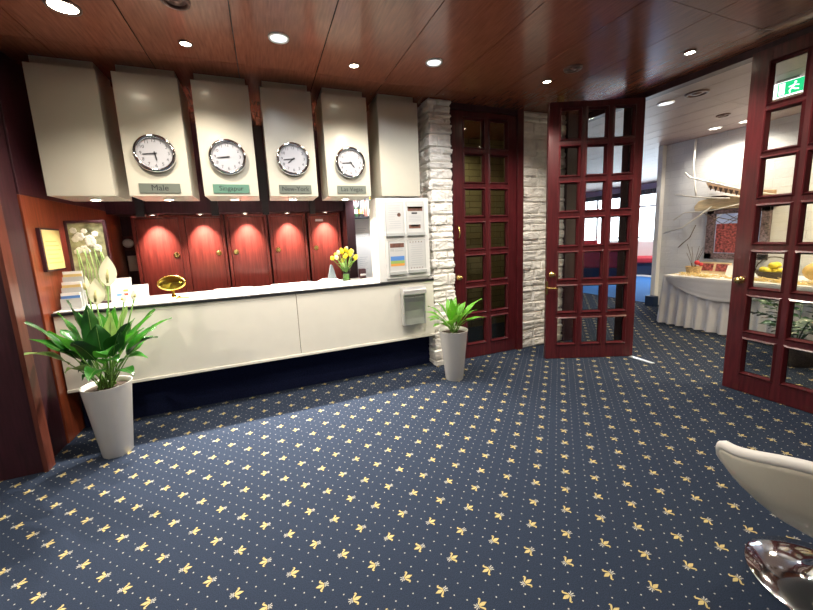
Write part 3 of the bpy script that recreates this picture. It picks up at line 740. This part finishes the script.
def spathe(x, y, z, h, w, ang):
    sp = MB(); n = 8; vs = []; fs = []
    for k in range(n+1):
        s = k/n; ww = w*.5*sin(pi*min(1, (s*.97+.03)**.8))
        for j in range(5):
            u = (j-2)/2; vs.append((u*ww, -.35*ww*(1-u*u)*-1-.06*h*s*s, s*h))
    for k in range(n):
        for j in range(4): fs.append((k*5+j, k*5+j+1, (k+1)*5+j+1, (k+1)*5+j))
    mx = at(x, y, z, Matrix.Rotation(ang, 4, 'Z') @ Matrix.Rotation(.12, 4, 'Y'))
    sp.add(vs, fs, 'spathe', True, mx)
    f = sp.build('flower', t)
    MB().tube([mx @ Vector((0, -.012, .02)), mx @ Vector((0, -.016, h*.3)), mx @ Vector((.002, -.018, h*.55))], [.006, .0075, .004], 'spadix', 8).build('spadix', f)
    MB().tube([(px_+.02, py_, .46), (px_+(x-px_)*.6, py_+(y-py_)*.5, .46+(z-.46)*.55), (x, y, z)], .004, 'stem', 6).build('flower_stalk', f)
spathe(-.928, 2.72, 1.125, .19, .09, .1); spathe(-.985, 2.68, 1.02, .165, .09, -.1); spathe(-1.045, 2.76, 1.09, .11, .07, -.9); spathe(-.80, 2.70, 1.03, .06, .035, .4); spathe(-.855, 2.70, 1.02, .055, .035, -.4)

qx, qy = 1.55, 2.805
t = thing('potted_palm_lily', 'small bright green leafy plant in tapered white pot', 'plant', (qx, qy, 0))
pot(t, qx, qy, .475)
fo = MB()
T2 = [(1.234, 2.75, .69), (1.215, 2.65, .659), (1.40, 2.85, .75), (1.52, 2.78, .775), (1.64, 2.9, .755), (1.834, 2.75, .745), (1.742, 2.7, .656), (1.675, 2.65, .58), (1.268, 2.65, .573), (1.378, 2.6, .611), (1.506, 2.58, .665), (1.365, 2.95, .693), (1.775, 2.95, .692), (1.60, 2.66, .66), (1.45, 2.68, .70), (1.70, 2.82, .72), (1.3, 2.78, .60), (1.78, 2.6, .60), (1.58, 2.96, .74), (1.56, 2.7, .74)]
for i, (x, y, z) in enumerate(T2):
    leaf(fo, (qx+rl.uniform(-.03, .03), qy+rl.uniform(-.03, .03), .45), (x, y, z), .06, .10, 'leaf2', 'leafp', .22, rnd=rl)
fo.build('foliage', t)

# dark arching plant by the buffet
gx, gy = 4.55, 1.62
t = thing('potted_fern', 'dark arching plant seen through the right glazed door', 'plant', (gx, gy, 0))
MB().lathe([(.12, 0), (.13, .01), (.17, .2), (.165, .21), (.15, .18)], 'dwicker', 28, at(gx, gy, 0), cap1=False).build('pot', t)
MB().lathe([(.001, .18), (.15, .175)], 'soil', 20, at(gx, gy, 0), cap0=False, cap1=False).build('soil', t)
fo = MB()
for k in range(9):
    a = 2*pi*k/9+.3; L = rl.uniform(.24, .36); hh = rl.uniform(.32, .55)
    pts = [Vector((gx+L*cos(a)*s, gy+L*sin(a)*s, .17+hh*(s*1.6-s*s*.8))) for s in [i/8 for i in range(9)]]
    fo.tube(pts, [.007-.0006*i for i in range(9)], 'leaf3', 5)
    for i in range(2, 9):
        d = Vector((-sin(a), cos(a), .25))
        for sg in (1, -1): leaf(fo, pts[i], pts[i]+d*sg*.11+Vector((cos(a), sin(a), 0))*.05, .06, .012, 'leaf3', None, .08, 'leaf3', rnd=rl)
fo.build('foliage', t)

# ------------------------------------------------------------------ glazed doors
ROWZ = [.155+.341*k for k in range(7)]
def glazed_door(name, label, loc, rz, W, cols, group, knob_u, ROWZ=ROWZ, th=.045, hd=2.545, handle='lever', side=-1):
    t = thing(name, label, 'door', loc, rz, group)
    fr = MB()
    zs = [0]+sum([[z, z+.277] for z in ROWZ], [])+[hd]
    us = [0]+sum([[a, b] for a, b in cols], [])+[W]
    for i in range(0, len(us), 2): fr.box(us[i], us[i+1], -th/2, th/2, 0, hd, 'mahog')
    for a, b in cols:
        for j in range(0, len(zs), 2): fr.box(a, b, -th/2, th/2, zs[j], zs[j+1], 'mahog')
    fr.build('frame', t, local=True, bevel=.002)
    mo = MB(); gl = MB()
    for a, b in cols:
        for z in ROWZ:
            c = z+.277
            for s in (1, -1):
                y0, y1 = (th/2-.004, th/2+.013) if s > 0 else (-th/2-.013, -th/2+.004)
                yo = y1 if s > 0 else y0; yi = 0.006*s
                w = .011; o = .015
                P = lambda u, v, y: (u, y, v)
                outer = [(a-o, z-o), (b+o, z-o), (b+o, c+o), (a-o, c+o)]; inner = [(a+w, z+w), (b-w, z+w), (b-w, c-w), (a+w, c-w)]
                rid = [(a-.002, z-.002), (b+.002, z-.002), (b+.002, c+.002), (a-.002, c+.002)]
                vs = [(u, s*th/2, v) for u, v in outer]+[(u, yo, v) for u, v in rid]+[(u, yi, v) for u, v in inner]
                fs = []
                for lv in (0, 4):
                    for i in range(4): fs.append((lv+i, lv+(i+1) % 4, lv+4+(i+1) % 4, lv+4+i))
                mo.add(vs, fs, 'mahog')
            gl.box(a-.004, b+.004, -.002, .002, z-.004, c+.004, 'pane')
    mo.build('moulding', t, local=True)
    gl.build('glazing', t, local=True)
    s = side
    k = MB()
    ky = s*th/2
    rot = Matrix.Rotation(radians(90 if s < 0 else -90), 4, 'X')
    k.lathe([(.030, 0), (.030, .005), (.016, .010), (.012, .022), (.024, .030), (.027, .040), (.018, .050), (.004, .052)], 'brass', 24, Matrix.Translation((knob_u, ky, .895)) @ rot)
    k.build('door_knob', t, local=True)
    if handle == 'lever':
        e = B(knob_u-.062, knob_u-.040, ky+s*.0, ky+s*.012, .69, .83, 'brass', bv=.003)
        e.build('latch_plate', t, local=True)
        h = MB().tube([(knob_u-.05, ky, .76), (knob_u-.05, ky+s*.04, .76), (knob_u+.05, ky+s*.045, .755)], [.008, .008, .006], 'brass', 10); h.build('lever_handle', t, local=True)
    if handle == 'pull':
        h = MB().tube([(knob_u, ky, 1.43), (knob_u, ky+s*.035, 1.41), (knob_u, ky+s*.045, 1.36), (knob_u, ky+s*.035, 1.31), (knob_u, ky, 1.29)], .007, 'brass', 8); h.build('pull_handle', t, local=True)
    return t
DG = 'mahogany doors with small glazed panes'
glazed_door('glazed_door', 'closed mahogany door with two columns of dark panes between stone walls', (1.803, 3.225, .004), 0, .78, [(.137, .372), (.442, .662)], DG, .045, handle='pull')
C3 = [(.115, .303), (.368, .556), (.622, .81)]
ang = math.atan2(2.449-2.80, 3.468-2.649)
d2 = glazed_door('glazed_door', 'open mahogany three-column glazed door standing before the stone wall', (2.650, 2.818, .004), ang, .906, C3, DG, .052, handle='lever')
B(.09, .14, -.03, .03, 2.545, 2.60, 'brass').build('top_bolt', d2, local=True, bevel=.003)
glazed_door('glazed_door', 'mahogany glazed door at the right picture edge before the buffet', (3.452, 1.628, .004), radians(-90), .89, [(.115, .295), (.355, .535), (.595, .775)], DG, .055, ROWZ=ROWZ[:5]+[ROWZ[5]-.018, ROWZ[6]-.034], handle='none')
tag(B(3.42, 3.465, 2.20, 2.44, 0, .008, 'alu', bv=.002).build('threshold_strip'), 'short aluminium strip on carpet at foot of the open door', 'strip')

# ------------------------------------------------------------------ swivel chair
sx, sy = 1.80, .48
t = thing('swivel_chair', 'cream upholstered swivel chair on a chrome disc base', 'chair', (sx, sy, 0))
def prof(z):
    pts = [(.26, .05), (.30, .17), (.34, .235), (.40, .295), (.46, .335), (.53, .36), (.64, .385)]
    if z <= pts[0][0]: return pts[0][1]
    for (z0, r0_), (z1, r1_) in zip(pts, pts[1:]):
        if z <= z1: return r0_+(r1_-r0_)*(z-z0)/(z1-z0)
    return pts[-1][1]
def rimz(th):
    d = abs((th-192+180) % 360-180)
    def ss(a, b, x):
        q = min(1, max(0, (x-a)/(b-a))); return q*q*(3-2*q)
    return .632-.092*ss(0, 48, d)-.20*ss(44, 76, d)
N = 96; K = 12; vs_ = []; fs_ = []
for k in range(K+1):
    for i in range(N):
        th = 360*i/N; z1_ = rimz(th); z = .26+(z1_-.26)*(k/K); r = prof(z); a = radians(th)
        vs_.append((sx+r*cos(a), sy+r*sin(a), z))
for k in range(K):
    for i in range(N): fs_.append((k*N+i, k*N+(i+1) % N, (k+1)*N+(i+1) % N, (k+1)*N+i))
fs_.append(tuple(range(N)))
MB().add(vs_, fs_, 'leather', True).build('shell', t, solid=.034, bevel=.0)
ri = MB(); ri.tube([(sx+(prof(rimz(360*i/N)))*cos(2*pi*i/N), sy+prof(rimz(360*i/N))*sin(2*pi*i/N), rimz(360*i/N)) for i in list(range(N))+[0]], .0195, 'leather_w', 10, cap=False); ri.build('rim_piping', t)
MB().lathe([(.001, .28), (.15, .29), (.20, .315), (.205, .335), (.19, .345), (.001, .35)], 'leather_w', 40, at(sx, sy, 0), cap0=False, cap1=False).build('seat_cushion', t)
MB().lathe([(.030, .03), (.030, .20), (.045, .205), (.045, .262)], 'chrome', 28, at(sx, sy, 0)).build('column', t)
MB().lathe([(.221, 0), (.225, .006), (.221, .012), (.15, .022), (.09, .034), (.055, .055), (.036, .09), (.032, .11)], 'chrome', 64, at(sx, sy, 0)).build('base_disc', t)

# ------------------------------------------------------------------ buffet room
TX, TZ = 5.06, .67
tb = thing('buffet_table', 'long buffet table with white top and pleated grey skirt', 'table', (5.55, 1.6, 0))
B(TX, 5.98, -.6, 3.16, TZ-.03, TZ, 'clothtop').build('tabletop', tb, bevel=.004)
sk = MB(); vs_ = []; fs_ = []
path = [(TX, -.6+3.76*i/420) for i in range(421)]+[(TX+.9*i/100, 3.16) for i in range(1, 101)]
for k in range(9):
    z = (TZ-.012)*(1-k/8)+.012
    for i, (x, y) in enumerate(path):
        u = i*.00895 if i <= 420 else 420*.00895+(i-420)*.009
        am = .006+.022*(k/8); wv_ = sin(u*52+.8*sin(u*9))*am+.012*k/8
        if i <= 420: vs_.append((x-.006-wv_-am, y, z))
        else: vs_.append((x, y+.006+wv_+am, z))
m_ = len(path)
for k in range(8):
    for i in range(m_-1): fs_.append((k*m_+i, k*m_+i+1, (k+1)*m_+i+1, (k+1)*m_+i))
sk.add(vs_, fs_, 'cloth', True); sk.build('skirt', tb)
sw = MB(); NS = 60
for q in range(3):
    ya, yb = 3.10-1.18*q, 3.10-1.18*(q+1); vs_ = []; fs_ = []
    for i in range(NS+1):
        s = i/NS; y = ya+(yb-ya)*s; sag = 4*s*(1-s)
        for j in range(9):
            v = j/8; z = TZ-.01-v*(.05+.20*sag); vs_.append((TX-.055-.014*sin(v*22)-.006, y, z))
    for i in range(NS):
        for j in range(8): fs_.append((i*9+j, i*9+j+1, (i+1)*9+j+1, (i+1)*9+j))
    sw.add(vs_, fs_, 'cloth', True)
sw.build('swag', tb)
lg = MB()
for (x, y) in ((5.15, 3.0), (5.9, 3.0), (5.15, -.4), (5.9, -.4)): MB().box(x-.02, x+.02, y-.02, y+.02, 0, TZ-.03, 'steel').build('leg', tb)
# on the table
t = thing('flower_basket', 'small wicker basket with twigs and a red flower on the buffet', 'basket', (5.4, 3.0, TZ))
MB().lathe([(.075, 0), (.09, .10), (.094, .105), (.086, .10), (.07, .02)], 'wicker', 24, at(5.4, 3.0, TZ)).build('basket', t)
tw_ = MB()
for k in range(7):
    a = 2.4*k; h = rl.uniform(.15, .42); tw_.tube([(5.4, 3.0, TZ+.02), (5.4+.04*cos(a), 3+.04*sin(a), TZ+h*.6), (5.4+.09*cos(a), 3.0+.09*sin(a), TZ+h)], .003, 'twig', 5)
tw_.build('twigs', t)
MB().ball((5.36, 2.94, TZ+.16), .032, 'redsofa').ball((5.37, 2.90, TZ+.14), .025, 'redsofa').build('red_flower', t)
for k, (y, lab) in enumerate(((2.93, 'red relief picture stand, left one of the pair on the buffet'), (2.76, 'red relief picture stand, right one of the pair on the buffet'))):
    t = thing('picture_stand', lab, 'picture stand', (5.55, y, TZ), group='red picture stands on the buffet')
    mx = at(5.55, y, TZ, Matrix.Rotation(radians(14), 4, 'Y'))
    B(0, .02, -.085, .085, 0, .16, 'driftp', mx=mx).build('board', t); B(-.004, 0, -.07, .07, .04, .14, 'ornred', mx=mx).build('panel', t)
    B(-.01, .09, -.08, .08, 0, .012, 'driftp', mx=at(5.55, y, TZ)).build('foot', t)
t = thing('menu_card', 'white folded menu card on the buffet beside red picture stands', 'card', (5.5, 2.6, TZ))
MB().add([(5.46, 2.53, TZ), (5.46, 2.67, TZ), (5.51, 2.67, TZ+.13), (5.51, 2.53, TZ+.13), (5.56, 2.53, TZ), (5.56, 2.67, TZ)], [(0, 1, 2, 3), (3, 2, 5, 4)], 'paper').build('folded_card', t, solid=.003)
s_ = MB(); rs = random.Random(9)
for k in range(420):
    y = rs.uniform(.2, 3.05); x = rs.uniform(5.12, 5.21); a = rs.uniform(0, pi); l = rs.uniform(.05, .12); h = rs.uniform(.004, .05)
    s_.tube([(x-l*cos(a)*.5, y-l*sin(a)*.5, TZ+h*.5+.003), (x+l*cos(a)*.5, y+l*sin(a)*.5, TZ+h+.003)], .004, 'straw', 4)
tag(s_.build('straw_bed'), 'bed of dry straw lying along the buffet front edge', 'straw', kind='stuff')
t = thing('fruit_bowl', 'dark wicker bowl heaped with yellow fruit behind the right door', 'bowl', (5.46, 2.2, TZ))
MB().lathe([(.09, 0), (.12, .02), (.17, .09), (.175, .10), (.16, .09), (.10, .03)], 'dwicker', 28, at(5.46, 2.2, TZ)).build('bowl', t)
hd_ = MB().tube([(5.46, 2.2+.17*cos(pi*k/12), TZ+.09+.17*sin(pi*k/12)) for k in range(13)], .007, 'dwicker', 6); hd_.build('handle', t)
fpos = [(0, 0, .07), (.085, .03, .09), (-.085, .03, .09), (.048, -.085, .09), (-.048, -.085, .09), (.0, .098, .09), (.045, .0, .15), (-.045, -.005, .15)]
f0 = None
for k, (a, b, c) in enumerate(fpos):
    f = MB().ball((0, 0, 0), .04, 'yellow', seg=14, sc=(1, 1.1, .95)) if f0 is None else None
    if f0 is None: f0 = f.build('lemon', loc=(0, 0, 0)); o = f0
    else: o = f0.copy(); COL.objects.link(o)
    o.location = (5.46+a, 2.2+b, TZ+c+.012); o.rotation_euler = (0, 0, k); tag(o, 'yellow fruit heaped in the dark wicker bowl on the buffet', 'fruit', 'yellow fruit in the wicker bowl')
br_ = MB().ball((0, 0, .113), .15, 'bread', seg=24, sc=(1, 1.1, .75)).build('bread_loaf', loc=(0, 0, 0)); br_.location = (5.47, 1.80, TZ+.0005); tag(br_, 'large round golden loaf on the buffet behind the right door', 'bread')
# wall pieces behind the buffet
t = thing('carved_mirror', 'mirror in dark carved frame with red relief leaning behind the buffet', 'mirror', (6.1, 2.95, .82))
fr = MB()
y0, y1, z0, z1 = 2.55, 3.26, .83, 1.53
for q in ((y0, y0+.09, z0, z1), (y1-.09, y1, z0, z1), (y0, y1, z0, z0+.08), (y0, y1, z1-.06, z1)): fr.box(6.09, 6.145, q[0], q[1], q[2], q[3], 'ornate')
fr.build('frame', t, bevel=.004); B(6.12, 6.145, y0+.08, y1-.08, z0+.07, z1-.05, 'mirror').build('glass', t)
B(6.10, 6.12, y0+.12, y1-.12, z0+.09, z0+.50, 'ornred').build('relief', t, bevel=.006)
t = thing('wooden_fish', 'carved wooden fish head with dark teeth above the mirror', 'carving', (6.05, 3.0, 1.72))
body = [(2.5, 1.73), (2.8, 1.775), (2.95, 1.82), (3.10, 1.905), (3.22, 1.965), (3.26, 1.93), (3.22, 1.85), (3.10, 1.79), (2.95, 1.735), (2.8, 1.69), (2.5, 1.65)]
def yz_prism(mb, poly, x0, x1, mt):
    n = len(poly); mb.add([(x0, y, z) for y, z in poly]+[(x1, y, z) for y, z in poly], [tuple(range(n)), tuple(range(2*n-1, n-1, -1))]+[(i, i+n, (i+1) % n+n, (i+1) % n) for i in range(n)], mt); return mb
yz_prism(MB(), body, 5.99, 6.07, 'drift').build('head', t, bevel=.012)
te = MB()
for k in range(9):
    y = 3.21-.062*k; z = 1.872-.022*k
    yz_prism(te, [(y, z+.012), (y-.044, z), (y-.024, z-.06)], 5.975, 5.99, 'teeth')
te.build('teeth', t)
t = thing('driftwood_plank', 'long pale driftwood plank on the wall above the mirror', 'driftwood', (6.1, 3.0, 1.55))
yz_prism(MB(), [(3.44, 1.60), (3.38, 1.68), (3.1, 1.73), (2.9, 1.69), (2.6, 1.62), (2.45, 1.58), (2.6, 1.54), (3.0, 1.54), (3.25, 1.55), (3.42, 1.53)], 6.075, 6.148, 'driftp').build('plank', t, bevel=.012)
yz_prism(MB(), [(3.28, 1.70), (3.2, 1.73), (3.05, 1.725), (2.98, 1.70), (3.1, 1.685)], 6.06, 6.076, 'teeth').build('knot', t, bevel=.006)
bd = thing('branch_decoration', 'spreading bare white branches fixed in front of the brick wall', 'branch', (5.95, 3.3, 1.5))
X_ = 5.98
for k, (pts, r0_, m_) in enumerate((([(X_, 3.42, 2.56), (X_-.05, 3.40, 2.2), (X_, 3.38, 1.85), (X_, 3.36, 1.74)], .014, 'branch'),
        ([(X_-.05, 3.50, 2.10), (X_-.1, 3.40, 2.02), (X_-.12, 3.1, 1.9), (X_-.15, 2.7, 1.74), (X_-.2, 2.2, 1.60)], .015, 'branch'),
        ([(X_-.05, 3.62, 1.80), (X_-.1, 3.40, 1.75), (X_-.1, 3.15, 1.70), (X_-.1, 2.9, 1.67)], .013, 'branch'),
        ([(X_-.1, 3.72, 1.22), (X_-.12, 3.45, 1.30), (X_-.12, 3.25, 1.45), (X_-.1, 3.1, 1.58)], .012, 'branch'),
        ([(X_-.05, 3.62, 1.42), (X_-.1, 3.45, 1.52), (X_-.1, 3.1, 1.52), (X_-.1, 2.7, 1.60)], .009, 'branch'),
        ([(X_-.1, 3.50, 1.0), (X_-.1, 3.35, 1.15), (X_-.1, 3.28, 1.33)], .006, 'twig'), ([(X_-.1, 3.15, 1.30), (X_-.12, 3.0, 1.42), (X_-.1, 2.8, 1.36)], .006, 'twig'),
        ([(X_-.1, 3.2, 1.50), (X_-.12, 2.95, 1.33), (X_-.1, 2.75, 1.46)], .005, 'twig'))):
    MB().tube(pts, [r0_*(1-.12*i) for i in range(len(pts))], m_, 7).build('branch', bd)
# emergency exit sign
ex = thing('exit_sign', 'green and white illuminated emergency exit sign hanging from buffet room ceiling', 'sign', (4.56, 1.88, 2.4))
B(4.545, 4.575, 1.76, 2.0, 2.470, 2.595, 'signwhite').build('housing', ex, bevel=.004)
B(4.54, 4.58, 1.80, 1.96, 2.595, ZC, 'alu').build('bracket', ex)
g = B(4.541, 4.545, 1.765, 1.945, 2.477, 2.590, 'signgreen'); g.build('green_field', ex)
pm = MB()
def yzbox(y0, y1, z0, z1): pm.box(4.539, 4.541, y0, y1, z0, z1, 'signwhite')
yzbox(1.895, 1.935, 2.485, 2.580); pm.ball((4.540, 1.825, 2.565), .009, 'signwhite', sc=(.15, 1, 1))
pm.tube([(4.540, 1.83, 2.550), (4.540, 1.845, 2.525)], .007, 'signwhite', 5); pm.tube([(4.540, 1.845, 2.525), (4.540, 1.825, 2.508), (4.540, 1.80, 2.502)], .005, 'signwhite', 5)
pm.tube([(4.540, 1.845, 2.525), (4.540, 1.862, 2.505), (4.540, 1.857, 2.485)], .005, 'signwhite', 5); pm.tube([(4.540, 1.80, 2.535), (4.540, 1.835, 2.545), (4.540, 1.868, 2.537)], .004, 'signwhite', 5)
pm.build('running_figure', ex)

# lounge seating seen through doors
def sofa(loc, rz, w, back, seat, base, label):
    t = thing('lounge_sofa', label, 'sofa', loc, rz, 'sofas in the lounge')
    B(-w/2, w/2, -.35, .40, 0, .34, base).build('base', t, local=True, bevel=.01)
    B(-w/2, w/2, -.40, .30, .34, .50, seat).build('seat', t, local=True, bevel=.04)
    B(-w/2, w/2, .22, .42, .34, .95, back).build('backrest', t, local=True, bevel=.06)
    for s in (-1, 1): B(s*w/2-.07, s*w/2+.07, -.36, .42, .10, .70, back).build('armrest', t, local=True, bevel=.04)
sofa((9.95, 6.75, 0), radians(-55), 1.9, 'leather_w', 'redsofa', 'navy', 'white backed sofa with red seat beyond the brick wall corner')
sofa((7.9, 6.9, 0), radians(135), 1.7, 'redsofa', 'redsofa', 'navy', 'red sofa turned away, seen through the open door panes')
sofa((9.3, 9.2, 0), radians(-48), 2.2, 'redsofa', 'redsofa', 'navy', 'red sofa by the lounge window behind the other red one')
t = thing('lounge_table', 'dark blue high table beside the lounge window', 'table', (10.7, 7.75, 0))
B(10.5, 10.9, 7.55, 8.1, .98, 1.03, 'navy').build('tabletop', t, bevel=.01); MB().lathe([(.18, 0), (.18, .02), (.03, .04), (.03, .98)], 'steel', 20, at(10.7, 7.8, 0)).build('pedestal', t)
t = thing('window_plant', 'leafy green plant standing at the lounge window', 'plant', (10.6, 10.7, 0))
MB().lathe([(.16, 0), (.22, .5), (.2, .48)], 'pot', 24, at(10.6, 10.7, 0)).build('pot', t)
fo = MB()
for k in range(46):
    a = 2.4*k; z = .7+.022*k; rd = .42*(1-abs(k-20)/44)
    leaf(fo, (10.6, 10.7, .5+.012*k), (10.6+rd*.8*cos(a), 10.7+rd*sin(a), z+rl.uniform(-.1, .1)), .13, .1, 'leaf', None, .4, rnd=rl)
fo.build('foliage', t)

# ------------------------------------------------------------------ light
w = bpy.data.worlds.new('World'); SC.world = w; w.use_nodes = True
w.node_tree.nodes['Background'].inputs[0].default_value = (.80, .90, 1, 1); w.node_tree.nodes['Background'].inputs[1].default_value = 6.0
al = bpy.data.lights.new('window_daylight', 'AREA'); al.shape = 'RECTANGLE'; al.size = 9.6; al.size_y = 1.7; al.energy = 320; al.color = (.80, .90, 1)
ao = bpy.data.objects.new('window_daylight', al); COL.objects.link(ao); ao.location = (11.25, 8.1, 1.45); ao.rotation_euler = (0, radians(90), 0)
NEU = (1, .90, .76)
for i in range(5):
    a, b = CX[i]; spot('cabinet_spot', ((a+b)/2, 3.405, ZB-.015), (26, 115, 190, 190, 55)[i], 104, (1, .93, .82), 1.0, .02, (radians(-21), 0, 0))
for a, b, r in cxs: spot('closet_spot', ((a+b)/2, 4.43, 1.672), 60, 66, (1, .82, .70), 1.0, .015, (radians(30), 0, 0))
for x, y, l in SPOTS+[(-.853, 2.535, '')]: spot('ceiling_spot', (x, y, ZC-.03), 52, 120, NEU, .9, .04)
for x, y in ((.205, 2.516), (1.287, 2.521)): spot('ceiling_spot', (x, y, ZC-.03), 30, 150, (.95, .97, 1), .8, .06)
for x, y, e in ((-2.5, 1.0, 70), (-.4, 1.5, 30), (1.0, 1.75, 60), (2.5, 1.2, 45), (-.6, -1.4, 12), (1.0, -1.4, 14), (2.6, -1.4, 18)): spot('hall_unseen_spot', (x, y, ZC-.03), e, 165, NEU, .5, .05)  # unseen fill spots added to brighten floor and counter; leftmost follows the plant's shadow
for x, y in ((5.775, 3.082), (5.825, 2.772), (5.4, 1.6), (5.4, .2), (4.4, 1.0)): spot('buffet_spot', (x, y, ZC-.03), 90 if y < 2 else 30, 150, (1, .82, .52) if y < 2 else NEU, .7, .05)
spot('staff_fill_spot', (1.20, 4.24, 1.90), 40, 130, (.95, .97, 1), .7, .05, (radians(22), 0, 0))  # added fill without a fixture, brightens the white notice panel
spot('cellar_fill_spot', (2.3, 3.9, ZC-.03), 16, 150, (1, .85, .5), .8, .05)  # added warm fill for the stone behind the closed door's panes
for x, y in ((5.0, 6), (9.0, 5.9), (8, 8.5)): spot('lounge_fill_spot', (x, y, ZC-.03), 25 if x < 8.5 else 200, 140, (.95, .97, 1), .8, .06)  # added fill without fixtures; the strong one lights the sofa front
SC.cycles.max_bounces = 8; SC.cycles.diffuse_bounces = 4; SC.cycles.glossy_bounces = 4; SC.cycles.transparent_max_bounces = 12; SC.cycles.sample_clamp_indirect = 6; SC.cycles.caustics_reflective = False; SC.cycles.caustics_refractive = False
